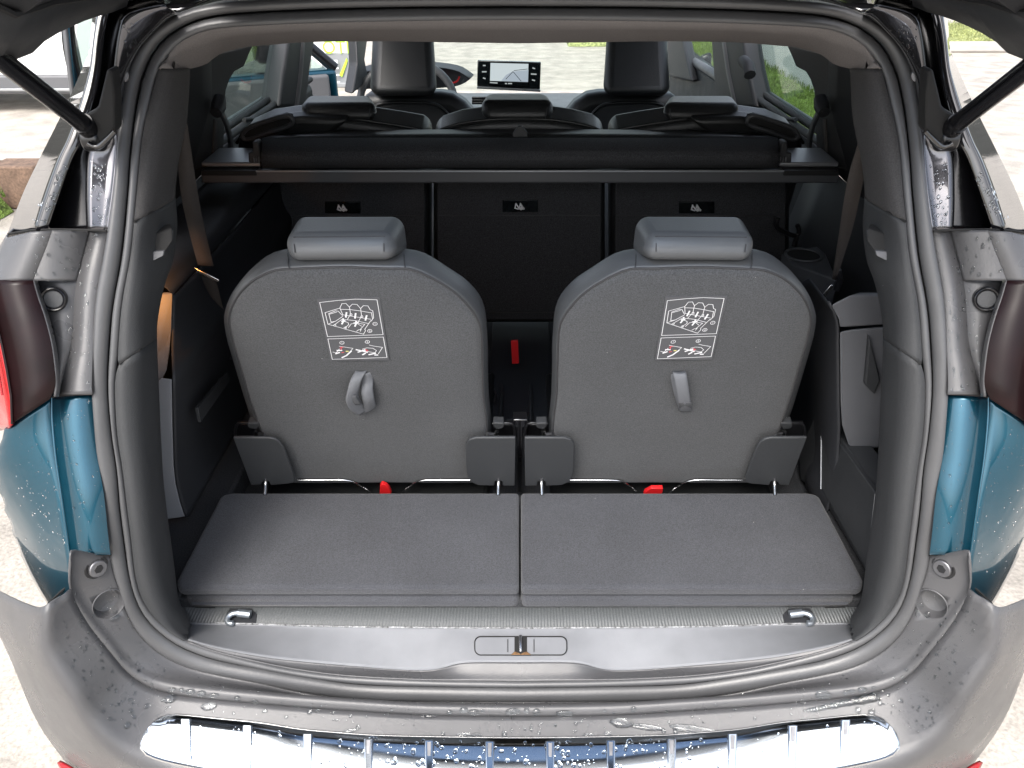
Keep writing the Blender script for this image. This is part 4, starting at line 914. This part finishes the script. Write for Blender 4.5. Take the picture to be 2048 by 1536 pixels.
# ================================================================== second row
SEATS = [('left', 1, [(500,650),(498,420),(470,330),(474,290),(490,268),(530,250),(600,240),(680,238),(740,246),(800,255),(840,262),(858,272),(858,650)], (679, 416)),
         ('middle', 0, [(866,650),(866,275),(880,264),(920,251),(980,243),(1040,241),(1100,243),(1150,250),(1190,260),(1211,274),(1211,650)], (1034, 413)),
         ('right', -1, None, (1387, 416))]
for nm, sd_, pl, ic in SEATS:
    s = -1 if nm == 'right' else 1
    if pl is None: pl = SEATS[0][2]
    lab = {'left': 'black second-row seat on the left, its headrest in front of the left front seat', 'middle': 'black middle second-row seat below the dashboard screen', 'right': 'black second-row seat on the right beside the window showing grass'}[nm]
    t = thing('second_row_seat', lab, 'seat', (-.45*sd_, 2.05, .60), 'second-row seats')
    bk_ = prism('backrest', [S2(x, y) for x, y in pl], S2FW*.11, 'leather_black', t, s=s, bevel=.02, seg=4)
    # carpeted rear panel with a raised border
    xs = (508, 850) if sd_ else (874, 1203)
    cpn = prism('carpet_back', [S2(x, y, -.004) for x, y in [(xs[0], 640), (xs[0], 372), (xs[0]+3, 300), (xs[1]-3, 300), (xs[1], 372), (xs[1], 640)]], S2FW*.01, 'dark_carpet', t, s=s, bevel=.003)
    tube('panel_seam', [S2(xs[0]+3, 431, -.0045), S2(xs[1]-3, 431, -.0045)], .0016, 'stitch', cpn, n=6, s=s)
    tube('panel_foot', [S2(xs[0], 624, -.006), S2(xs[1], 624, -.006)], .0022, 'trim', cpn, n=6, s=s)
    # child-seat anchor mark
    cx_, cy_ = ic
    mk = prism('anchor_label', [S2(x, y, -.007) for x, y in [(cx_-29, cy_-12), (cx_+42, cy_-12), (cx_+42, cy_+11), (cx_-29, cy_+11)]], S2FW*.004, 'screen_black', t, bevel=.0005)
    STN = S2FW
    def IP(x, y): return S2(cx_ + x, cy_ + y, -.0075)
    stroke('anchor_symbol', [[(-2,-6),(-4,3),(2,5)],[(-2,-6),(3,2)],[(7,-6),(10,-1),(14,4),(8,6),(4,4),(7,-6)]], .0028, IP, 'print_white', mk)
    stroke('anchor_symbol', [[(8,-3),(12,3)],[(8,3),(13,4)]], .005, IP, 'print_white', mk)
    # piped top edge
    tp_ = [S2(x, y, .01) + Vector((0, 0, .004)) for x, y in pl[3:-2]] if sd_ else [S2(x, y, .01) + Vector((0, 0, .004)) for x, y in pl[1:-1]]
    tube('top_piping', tp_, .004, 'leather_black', bk_, n=8, k_pts=40, s=s)
    # headrest
    if sd_: near = [(608,243),(752,243),(757,206),(596,206)]; far = [(615,236),(745,236),(745,190),(610,190)]
    else: near = [(966,243),(1104,243),(1112,201),(957,201)]; far = [(972,236),(1098,236),(1098,186),(968,186)]
    h, c8 = headrest('headrest', near, far, 1.84, 1.97, 'leather_black', t, .022, s=s)
    a_, b_ = c8[3], c8[2]
    tube('headrest_seam', [a_.lerp(b_, q) + Vector((0, -.001, -.012)) for q in (.08, .3, .5, .7, .92)], .0013, 'trim', h, n=6, s=s)
    for q in (.1, .9):
        tube('headrest_seam', [c8[3].lerp(c8[2], q).lerp(c8[0].lerp(c8[1], q), f) + Vector((0, -.001, 0)) for f in (.3, .6, .85)], .0013, 'trim', h, n=6, s=s)
    if sd_:  # belt guide frame on the outer shoulder
        lp_ = [S2(x, y, -.035) for x, y in [(484,268),(500,254),(545,238),(570,232),(582,235),(585,246),(570,254),(535,265),(505,277),(488,278)]]
        gf = tube('shoulder_frame', lp_, .0052, 'cassette_plastic', t, n=10, k_pts=48, closed=True, s=s)
        prism('shoulder_opening', lp_, S2FW*.02, 'groove', gf, s=s, bevel=0)
        sh = [S2(x, y, -.02) for x, y in [(470,330),(476,280),(500,258),(560,240),(600,236),(700,240),(620,300),(520,340)]]
        prism('shoulder_pad', sh, S2FW*.05, 'leather_black', t, s=s, bevel=.012, seg=3)

# ================================================================== roll-up load cover
cv = thing('load_cover', 'rolled-up black load cover cassette spanning the car behind the second row', 'load cover', (0, 1.72, 1.1))
zt = PY(1040, 341, 1.70).z; zb = PY(1040, 367, 1.70).z; xe = abs(PY(401, 350, 1.70).x)
box('cassette', (-xe, 1.70, zb), (xe, 1.79, zt), 'cassette_plastic', cv, bevel=.004, seg=3)
tube('cassette_edge', [Vector((-xe+.01, 1.699, zt-.001)), Vector((xe-.01, 1.699, zt-.001))], .0022, 'aluminium', cv, n=8)
for s in (1, -1):
    e_ = [Vector((-xe-.002, 1.72, zt+.002)), Vector((-xe-.002, 1.84, zt+.004)), Vector((-xe+.125, 1.84, zt+.004)), Vector((-xe+.125, 1.72, zt+.002))]
    prism('end_plate', e_, (0, 0, .010), 'aluminium', cv, s=s, bevel=.003)
    box('end_slot', (-xe+.004, 1.696, zt-.010), (-xe+.12, 1.72, zt+.001), 'groove', cv, s=s, bevel=.001)
    hkx = [PY(x, y, 1.70) for x, y in [(497,326),(521,326),(521,308),(515,284),(504,284),(505,304),(496,306)]]
    hk = prism('end_hook', hkx, (0, .03, 0), 'trim', cv, s=s, bevel=.003)
    prism('hook_latch', [PY(x, y, 1.695) for x, y in [(521,325),(533,325),(533,304),(521,304)]], (0, .03, 0), 'trim_dark', hk, s=s, bevel=.002)
    for k in range(3):
        tube('hook_rib', [PY(508+k*5, 314, 1.697), PY(509+k*5, 325, 1.697)], .0018, 'trim_light', hk, n=6, s=s)
rollc = [[PY(x, y, Y) for x in (524, 700, 1040, 1380, 1556)] for y, Y in ((336, 1.705), (328, 1.680), (312, 1.668), (298, 1.685), (286, 1.72), (277, 1.77))]
rl = loft('rolled_fabric', rollc, 30, 'dark_carpet', cv, cols=22, solid=.003)
f0 = [PY(x, 277, 1.77) for x in (524, 700, 1040, 1380, 1556)]
f1 = [PY(x, y, 1.88) for x, y in ((560,268),(720,262),(1040,259),(1360,262),(1520,268))]
loft('cover_flap', [f0, f1], 24, 'leather_black', cv)
prism('cover_handle', [PY(x, y, 1.75) for x, y in [(1036,252),(1044,252),(1056,268),(1055,275),(1026,275),(1025,268)]], (0, .01, 0), 'trim', cv, bevel=.002)

# ================================================================== front row, dashboard, pillars
def front_seat(s, label):
    t = thing('front_seat', label, 'seat', (-.42*s, 3.1, .45), 'front seats')
    near = [(738,193),(876,193),(866,50),(746,50)]; far = [(745,188),(870,188),(862,40),(750,40)]
    h, c8 = headrest('headrest', near, far, 2.75, 2.92, 'leather_black', t, .036, s=s)
    bkp = [(700,330),(700,235),(712,208),(735,190),(780,186),(840,186),(880,186),(905,190),(930,206),(950,230),(965,270),(970,330)]
    b_ = prism('backrest', [PY(x, y, 3.0) for x, y in bkp], (0, .12, .0), 'leather_black', t, s=s, bevel=.035, seg=4)
    pk = [(745,330),(745,222),(757,209),(790,205),(850,206),(878,212),(898,232),(910,262),(915,330)]
    p_ = prism('back_pocket', [PY(x, y, 2.985) for x, y in pk], (0, .03, 0), 'trim', b_, s=s, bevel=.01, seg=3)
    tube('pocket_edge', [PY(x, y, 2.982) for x, y in pk[1:-1]], .006, 'leather_black', p_, n=8, k_pts=24, s=s)
    return t
front_seat(1, 'black front seat on the left, before the steering wheel')
front_seat(-1, 'black front seat on the right, without a steering wheel before it')

dash = box('dashboard', (-.74, 3.95, .50), (.74, 4.40, .80), 'trim', car, bevel=.05, seg=5)
box('dash_top', (-.70, 4.0, .795), (.70, 4.42, .815), 'trim_light', dash, bevel=.01)
box('lower_dash', (-.35, 3.84, .50), (.60, 3.96, .78), 'trim_light', dash, bevel=.03, seg=4)
# touch screen
YS = 3.70
scr = prism('touch_screen', [PY(x, y, YS) for x, y in [(955,120.5),(1082,124.5),(1080,179),(954,173)]], (0, .02, 0), 'screen_black', dash, bevel=.004)
dm = mat('display', (.02, .02, .02), .2, emit=(.55, .62, .64), estr=.33)
nn_, ll_ = dm.node_tree.nodes, dm.node_tree.links
prism('display', [PY(x, y, YS-.004) for x, y in [(981,126),(1057,128),(1055,164),(980,161.5)]], (0, .003, 0), 'display', scr, bevel=0)
dm2 = mat('display_dark', (.02, .02, .02), .2, emit=(.36, .42, .48), estr=.33)
prism('display_lane', [PY(x, y, YS-.006) for x, y in [(1002,162),(1012,150),(1025,143),(1057,140),(1056,164)]], (0, .003, 0), 'display_dark', scr, bevel=0)
prism('display_bar', [PY(x, y, YS-.006) for x, y in [(980,162),(1055,164.5),(1055,173),(980,170)]], (0, .003, 0), 'screen_black', scr, bevel=0)
STN = Vector((0, 1, 0))
def DP(x, y): return PY(x, y, YS-.008)
stroke('display_lines', [[(1012,158),(1026,143),(1042,162)],[(1028,141),(1055,138)]], .0022, DP, 'screen_black', scr)
icm = mat('icon_glow', (.1, .1, .1), .5, emit=(.5, .55, .55), estr=.22)
stroke('screen_icons', [[(967,131),(970,131)],[(965,143.5),(972,143.5)],[(967,156),(970,157)],[(1066,136),(1069,137)],[(1063,148),(1072,148.5)],[(1065,160),(1069,161)],[(981,165),(994,166)],[(1011,167),(1013,167)],[(1017,167),(1023,167)]], .005, DP, 'icon_glow', scr)
prism('screen_trim', [PY(x, y, YS-.004) for x, y in [(954,173.5),(1081,179.5),(1081,184),(954,177.5)]], (0, .03, 0), 'aluminium', scr, bevel=.001)
for k in range(3):
    tube('air_vent', [PY(944, 196+k*5, 3.8), PY(975, 196+k*5, 3.8)], .006, 'satin_black', dash, n=8)
# instrument hood and dials
hd = loft('instrument_hood', [[PY(x, y, 3.9) for x, y in [(700,140),(760,126),(815,120),(870,124),(920,132),(948,150)]], [PY(x, y, 3.78) for x, y in [(700,150),(760,138),(815,132),(870,134),(915,142),(940,158)]], [PY(x, y, 3.95) for x, y in [(705,180),(760,176),(815,176),(870,176),(912,172),(932,164)]]], 20, 'trim_dark', dash)
disc('dial_ring', PY(906, 152, 3.84), (0, -1, .1), .032, .004, 'red_plastic', hd, rin=.024)
cs = PY(815, 208, 3.6); sw_pts = []
for k in range(40):
    a = 2*math.pi*k/40; sw_pts.append(cs + Vector((math.cos(a)*.205, math.sin(a)*.06, math.sin(a)*.165)))
sw_ = tube('steering_wheel', sw_pts, .016, 'leather', car, n=12, closed=True)
box('wheel_hub', tuple(cs + Vector((-.07, -.02, -.05))), tuple(cs + Vector((.07, .04, .05))), 'leather', sw_, bevel=.02, seg=3)
tube('wheel_spoke', [cs + Vector((-.2, 0, 0)), cs + Vector((.2, 0, 0))], .014, 'aluminium', sw_, n=8)
tube('steering_column', [cs + Vector((0, .03, 0)), cs + Vector((0, .5, -.15))], .04, 'trim_dark', sw_, n=10)
# windscreen
ws = prism('windscreen', [Vector((-.70, 4.55, .80)), Vector((.70, 4.55, .80)), Vector((.60, 3.45, 1.52)), Vector((-.60, 3.45, 1.52))], (0, .004, .004), 'pane', car, bevel=0)
# pillars
bpl = prism('b_pillar', [PX(x, y, -.72) for x, y in [(580,70),(632,70),(622,130),(612,215),(560,216),(567,150)]], (-.07, .03, 0), 'trim_dark', car, bevel=.012, seg=3)
tube('door_seal', [PX(x, y, -.722) for x, y in [(604,70),(598,150),(590,216)]], .012, 'rubber', bpl, n=8)
bpr = prism('b_pillar', [PX(x, y, .72) for x, y in [(1421,70),(1484,70),(1494,140),(1511,216),(1432,216),(1427,150)]], (.07, .03, 0), 'trim_dark', car, bevel=.012, seg=3)
tube('door_seal', [PX(x, y, .722) for x, y in [(1448,70),(1460,150),(1474,216)]], .012, 'rubber', bpr, n=8)
tube('belt_slider', [PX(1487, 122, .70), PX(1497, 132, .70), PX(1500, 150, .70)], .018, 'trim_dark', bpr, n=10)
for s in (1, -1):
    ap = prism('a_pillar', [PX(x, y, -.67) for x, y in [(712,60),(738,60),(730,120),(738,160),(706,190),(716,130)]] if s == 1 else [PX(x, y, -.70) for x, y in [(2080-1322,60),(2080-1362,60),(2080-1372,110),(2080-1384,165),(2080-1330,152)]], (-.05, .06, 0), 'trim_dark', car, s=s, bevel=.012, seg=3)
# right front door: sill and mirror
fdr = box('front_door_right', (.735, 3.05, .35), (.80, 4.2, 1.085), 'trim', car, bevel=.02, seg=3)
tube('window_sill', [Vector((.742, 3.05, 1.095)), Vector((.742, 4.2, 1.06))], .018, 'trim_light', fdr, n=10)
prism('window_pane', [Vector((.77, 3.0, 1.09)), Vector((.77, 4.25, 1.08)), Vector((.72, 3.7, 1.48)), Vector((.72, 2.9, 1.5))], (.004, 0, 0), 'pane', fdr, bevel=0)
hexa('door_mirror', [PY(1394,152,4.1), PY(1422,156,4.1), PY(1424,102,4.1), PY(1398,112,4.1), PY(1396,152,4.25), PY(1420,156,4.25), PY(1422,108,4.25), PY(1400,114,4.25)], 'satin_black', fdr, bevel=.02)
# open front door on the left, hinged at the A pillar
h0 = Vector((-.88, 4.1, 0)); h1 = Vector((-1.86, 3.55, 0)); dv = (h1-h0).normalized(); nv = Vector((dv.y, -dv.x, 0)); nv = nv if nv.y < 0 else -nv
def DO(a, z, o=0): p = h0 + dv*a + nv*o; return Vector((p.x, p.y, z))
Ld = (h1-h0).length
od = prism('open_front_door', [DO(0,.32), DO(Ld,.30), DO(Ld+.02,.7), DO(Ld,.98), DO(0,.98)], nv*-.10, 'blue_paint', car, bevel=.02, seg=3)
prism('door_card', [DO(.05,.36), DO(Ld-.06,.34), DO(Ld-.05,.7), DO(Ld-.06,.965), DO(.05,.965)], nv*.035, 'trim_light', od, bevel=.015, seg=3)
tube('door_frame', [DO(0,.98,-.03), DO(.35,1.30,-.06), DO(.6,1.42,-.08), DO(Ld-.12,1.44,-.08), DO(Ld-.02,1.2,-.05), DO(Ld,.96,-.03)], .026, 'satin_black', od, n=10, k_pts=40)
prism('window_pane', [DO(.04,.98,-.04), DO(Ld-.02,.98,-.04), DO(Ld-.05,1.2,-.055), DO(Ld-.14,1.42,-.08), DO(.6,1.40,-.08)], nv*-.004, 'pane_tint', od, bevel=0)
prism('door_edge', [DO(Ld+.001,.32,-.095), DO(Ld+.001,.32,.03), DO(Ld+.02,.70,.03), DO(Ld+.012,.97,.02), DO(Ld-.06,1.42,-.05), DO(Ld-.06,1.42,-.09), DO(Ld+.012,.97,-.095), DO(Ld+.02,.70,-.095)], dv*.012, 'blue_paint', od, bevel=.004)
for k, o in enumerate((.036, .022)):
    tube('door_rubber', [DO(Ld+.014,.33,o), DO(Ld+.034,.70,o), DO(Ld+.026,.97,o-.01), DO(Ld-.045,1.42,o-.07)], .010, 'rubber' if k == 0 else 'aluminium', od, n=8, k_pts=24)
hexa('door_mirror', [DO(.10,.98,-.28), DO(.30,.98,-.30), DO(.32,1.14,-.28), DO(.12,1.15,-.26), DO(.12,.98,-.42), DO(.30,.98,-.42), DO(.30,1.12,-.42), DO(.12,1.13,-.42)], 'satin_black', od, bevel=.03)

# ================================================================== outside
wc = thing('parked_car', 'white car with grey sills parked across the yard on the far left', 'car', (-5.6, 8.8, 0))
prof = [(-8.2,.30),(-8.15,.62),(-7.9,.80),(-6.9,.95),(-6.2,1.42),(-4.6,1.45),(-3.8,1.0),(-3.2,.92),(-3.05,.6),(-3.1,.30)]
prism('car_body', [Vector((x, 8.0, z)) for x, z in prof], (0, 1.7, 0), 'white_paint', wc, bevel=.06, seg=4)
prism('side_window', [Vector((x, 7.985, z)) for x, z in [(-6.75,.98),(-6.15,1.36),(-4.7,1.38),(-4.1,1.0)]], (0, .02, 0), 'glass_dark', wc, bevel=.01)
prism('car_sill', [Vector((x, 7.96, z)) for x, z in [(-7.5,.17),(-7.5,.34),(-3.6,.34),(-3.6,.17)]], (0, .1, 0), 'trim_light', wc, bevel=.02)
prism('sill_strip', [Vector((x, 7.945, z)) for x, z in [(-7.5,.20),(-7.5,.225),(-3.6,.225),(-3.6,.20)]], (0, .05, 0), 'aluminium', wc, bevel=.004)
tube('door_gap', [Vector((-5.05, 7.955, .17)), Vector((-5.06, 7.955, .34)), Vector((-5.1, 7.995, .95))], .006, 'groove', wc, n=6)
for x in (-7.35, -3.75):
    wh = disc('wheel', Vector((x, 7.97, .32)), (0, 1, 0), .32, .22, 'tyre', wc, n=32, bevel=.03)
    disc('rim', Vector((x, 7.95, .32)), (0, 1, 0), .21, .05, 'aluminium', wh, n=24)
wall = box('garden_wall', (2.95, 7.4, 0), (3.15, 14, 1.7), 'wall_paint'); wall['label'] = 'pale grey rendered wall beyond the grass on the right'; wall['category'] = 'wall'
def lawn(name, x0, x1, y0, y1, h, label, nb=2500, seed=1, m='grass'):
    rd = random.Random(seed); nx, ny = 24, 24; V = []; 
    for j in range(ny):
        for i in range(nx):
            x = x0+(x1-x0)*i/(nx-1); y = y0+(y1-y0)*j/(ny-1); ed = min(i, nx-1-i, j, ny-1-j)
            V.append(Vector((x, y, .004 + (h if ed > 0 else 0) + (rd.random()*.02 if ed > 0 else 0))))
    Fq = grid_faces(ny, nx)
    for k in range(nb):
        x = rd.uniform(x0, x1); y = rd.uniform(y0, y1); a = rd.uniform(0, 6.28); L = rd.uniform(.04, .09); w_ = .006
        d_ = Vector((math.cos(a), math.sin(a), 0)); q = len(V); z = .004+h
        V += [Vector((x, y, z)) - d_*w_, Vector((x, y, z)) + d_*w_, Vector((x + rd.uniform(-.03, .03), y + rd.uniform(-.03, .03), z+L))]; Fq.append((q, q+1, q+2))
    o = meshobj(name, V, Fq, m, smooth=False); o['kind'] = 'stuff'; o['label'] = label; o['category'] = 'grass'
lawn('lawn', 1.75, 2.95, 6.2, 14, .10, 'green grass strip below the pale wall on the right', 9000, 1)
lawn('verge', 6.2, 11, 12.3, 14.5, .12, 'grass verge behind the kerb on the far right', 6000, 2, 'overexposed_grass')
lawn('front_lawn', .7, 1.7, 12.6, 16, .10, 'sunlit grass seen through the windscreen', 4000, 3, 'overexposed_grass')
kb = box('kerb', (5.6, 12.0, 0), (11, 12.25, .12), 'kerb_stone', bevel=.03); kb['kind'] = 'structure'
# timber edging on the left
tb = thing('timber_edging', 'brown timber sleeper edging on the paving at the left edge', 'timber edging', (-4.2, 5.6, 0))
for k in range(5):
    x0 = -4.52 + k*.30
    box('sleeper', (x0, 5.0 + .02*(k % 2), 0), (x0+.29, 5.22, .26 + .012*(k % 3)), 'wood', tb, bevel=.012)
lawn('planting_bed', -4.6, -3.2, 4.5, 4.95, .10, 'grass tuft in front of the timber edging at the left edge', 1500, 4)
# branded board standing in front of the car on the left
sg = thing('sign_board', 'white and grey advertising board with lime letters seen through the left front window', 'sign', (-1.9, 9.4, 0))
ZS = 9.4
def SG(x, y, o=0): return PY(x, y, ZS - o)
prism('board', [SG(x, y) for x, y in [(622,30),(705,30),(705,205),(622,205)]], (0, .06, 0), 'sign_white', sg, bevel=.005)
prism('grey_field', [SG(x, y, .02) for x, y in [(645,107),(700,106),(690,205),(640,205)]], (0, .02, 0), 'sign_grey', sg, bevel=0)
prism('lime_flash', [SG(x, y, .04) for x, y in [(693,116),(695,122),(684,154),(679,150)]], (0, .02, 0), 'lime', sg, bevel=0)
ux, uy, nn = Vector((1, 0, 0)), Vector((0, 0, 1)), Vector((0, -1, 0))
def MM(o, ux, uy, nn): return Matrix(((ux.x, uy.x, nn.x, o.x), (ux.y, uy.y, nn.y, o.y), (ux.z, uy.z, nn.z, o.z), (0, 0, 0, 1)))
text('lime_lettering', 'OTI', .18, MM(SG(672, 96, .03), ux, uy, nn), 'lime', sg, .004)
text('white_lettering', 'ELUE', .15, MM(SG(668, 150, .05), Vector((0, 0, -1)), Vector((1, 0, 0)), nn), 'print_white', sg, .004)
prism('foot', [Vector((-2.3, 9.3, 0)), Vector((-1.6, 9.3, 0)), Vector((-1.6, 9.6, 0)), Vector((-2.3, 9.6, 0))], (0, 0, .05), 'sign_grey', sg, bevel=.01)

# ================================================================== rain drops on the wet panels
BVHS = [BVHTree.FromPolygons(V, Fc) for V, Fc in BVHSRC]
DV, DF = [], []
def cast(px, py):
    best = None
    for B in BVHS:
        h = B.ray_cast(Vector((0, 0, CAMZ)), ray(px, py))
        if h[0] is not None and (best is None or h[3] < best[3]): best = h
    return best
def drop(px, py, r, sx=1.0, sy=1.0, hh=.5, seg=10, irr=.12):
    h = cast(px, py)
    if h is None: return
    p, n = h[0], h[1]
    if n.dot(ray(px, py)) > 0: n = -n
    u = n.cross(Vector((0, 0, 1))); u = u.normalized() if u.length > .05 else Vector((1, 0, 0)); v = n.cross(u)
    if abs(u.x) < .3: u = Vector((1, 0, 0)) - n*n.x; u.normalize(); v = n.cross(u)
    k = len(DV); ph = [1 + random.uniform(-irr, irr) for _ in range(seg)]
    p = p + n*.0013
    for rr, zz in ((1.0, 0), (.93, .38), (.7, .75), (.36, .95)):
        for a in range(seg):
            q = 2*math.pi*a/seg; DV.append(p + u*(math.cos(q)*r*sx*rr*ph[a]) + v*(math.sin(q)*r*sy*rr*ph[a]) + n*(r*hh*zz*min(sx, sy)))
    DV.append(p + n*r*hh*min(sx, sy)); top = len(DV)-1
    for i in range(3):
        for a in range(seg): DF.append((k+i*seg+a, k+i*seg+(a+1) % seg, k+(i+1)*seg+(a+1) % seg, k+(i+1)*seg+a))
    for a in range(seg): DF.append((k+3*seg+a, k+3*seg+(a+1) % seg, top))
    DF.append(tuple(k+a for a in range(seg))[::-1])
rd = random.Random(11)
# big ones read off the bumper ledge
BIG = [(345,1378,6,1.3,.8),(364,1379,5,1,.9),(381,1383,8,1.3,.8),(404,1387,8,1.2,.9),(427,1390,8,1.4,.7),(475,1396,6,1.1,1),(342,1398,10,1.3,.9),(294,1412,6,1.2,.9),(418,1413,10,1.6,.9),(262,1422,5,1,1),(268,1433,5,.8,1.1),(254,1451,7,1,1),(511,1404,7,1,1.2),(620,1424,6,1,.9),(635,1422,5,1.2,.8),(716,1455,5,1,1.2),(700,1462,9,1.6,.5),(863,1431,10,1.5,.6),(928,1420,8,1.2,.9),(948,1424,9,1.3,.8),(899,1424,6,1,1),(965,1421,4,1,1),(1026,1422,11,1.5,.7),(1053,1421,6,1,1),(1073,1424,8,1,1.1),(1129,1426,13,1.5,.7),(1244,1446,16,1.6,.7),(1267,1418,6,1,1.2),(1293,1455,18,2.0,.35),(1209,1421,4,1,1),(1384,1459,22,2.2,.4),(1351,1463,6,1,1),(1327,1463,5,1,1.1),(1177,1471,10,1.3,.5),(1215,1468,7,1.2,.7),(927,1471,10,1.6,.6),(954,1473,10,1.3,.8),(1009,1468,6,1,1.2),(886,1468,5,.9,1.2),(1646,1389,12,1.5,.8),(1692,1384,6,1.2,1),(1704,1381,5,1.2,.8),(1724,1379,8,1.3,.8),(1716,1420,6,1,1.2),(1743,1425,6,1.2,1),(1760,1407,5,1,1),(1802,1402,5,1,1),(1860,1424,4,1,1),(224,1220,7,1,1.3),(230,1236,7,1.4,.9),(1842,1210,6,1,1.2),(1855,1229,6,1,1.3),(1836,1228,5,1,1.3),(1063,1456,5,.8,1.6),(1152,1447,4,1,1.2),(530,1422,5,1.2,.8),(667,1426,4,1,1)]
for x, y, r, a, b_ in BIG: drop(x, y, r*.00058*1.2, a, b_, .5, 16, .09)
# the long streak on the right and short runs
for k in range(22):
    q = k/21; drop(1618 + 128*q, 1421 - 27*q + rd.uniform(-1, 1), (.0032 + .0035*q), 1.4, 1.0, .32, 12, .15)
def spray(n, poly, r0, r1, sy=1.0):
    xs = [p[0] for p in poly]; ys = [p[1] for p in poly]; c = 0; tries = 0
    while c < n and tries < n*30:
        tries += 1
        x = rd.uniform(min(xs), max(xs)); y = rd.uniform(min(ys), max(ys)); ins = False
        for (xa, ya), (xb, yb) in zip(poly, poly[1:] + poly[:1]):
            if (ya > y) != (yb > y) and x < (xb-xa)*(y-ya)/(yb-ya) + xa: ins = not ins
        if ins:
            r = 1.25*(r0 + (r1-r0)*rd.random()**2.2); drop(x, y, r, 1, sy*rd.uniform(.8, 1.3), .5, 8); c += 1
def both(n, poly, r0, r1, sy=1.0):
    spray(n, poly, r0, r1, sy); spray(n, [(2080-x, y) for x, y in poly], r0, r1, sy)
both(170, [(150,1175),(230,1290),(340,1372),(420,1390),(320,1430),(230,1470),(150,1370),(105,1250)], .0006, .0022)
both(90, [(200,1165),(235,1180),(330,1330),(420,1360),(330,1365),(240,1300)], .0005, .0012)
spray(150, [(420,1395),(1040,1425),(1660,1395),(1660,1430),(1040,1472),(420,1425)], .0006, .0022)
spray(130, [(420,1365),(703,1400),(1040,1405),(1377,1400),(1660,1365),(1660,1380),(1040,1420),(420,1380)], .0005, .0013)
spray(230, [(640,1475),(1040,1485),(1440,1478),(1440,1536),(640,1536)], .0007, .0034)
spray(60, [(330,1440),(640,1470),(640,1536),(300,1520)], .0006, .0022)
spray(50, [(1440,1475),(1760,1440),(1780,1520),(1440,1536)], .0006, .0022)
both(90, [(120,640),(185,600),(183,780),(122,780)], .0005, .0016, 1.4)
both(45, [(70,470),(200,470),(190,600),(150,620),(70,555)], .0007, .0022, 1.3)
both(110, [(30,870),(110,830),(135,1100),(90,1190),(40,1080)], .0005, .0013)
both(60, [(118,800),(180,795),(215,1100),(150,1100)], .0005, .0015)
both(60, [(182,320),(222,330),(210,455),(182,455)], .0006, .0018, 1.3)
both(34, [(245,40),(300,60),(250,130)], .0006, .0018, 1.3)
both(40, [(60,440),(125,330),(150,330),(95,455)], .0007, .002, 1.4)
dr_ = meshobj('water_drops', DV, DF, 'water', angle=80); dr_['kind'] = 'stuff'; dr_['label'] = 'rain drops beaded on the bumper and body panels'; dr_['category'] = 'water'
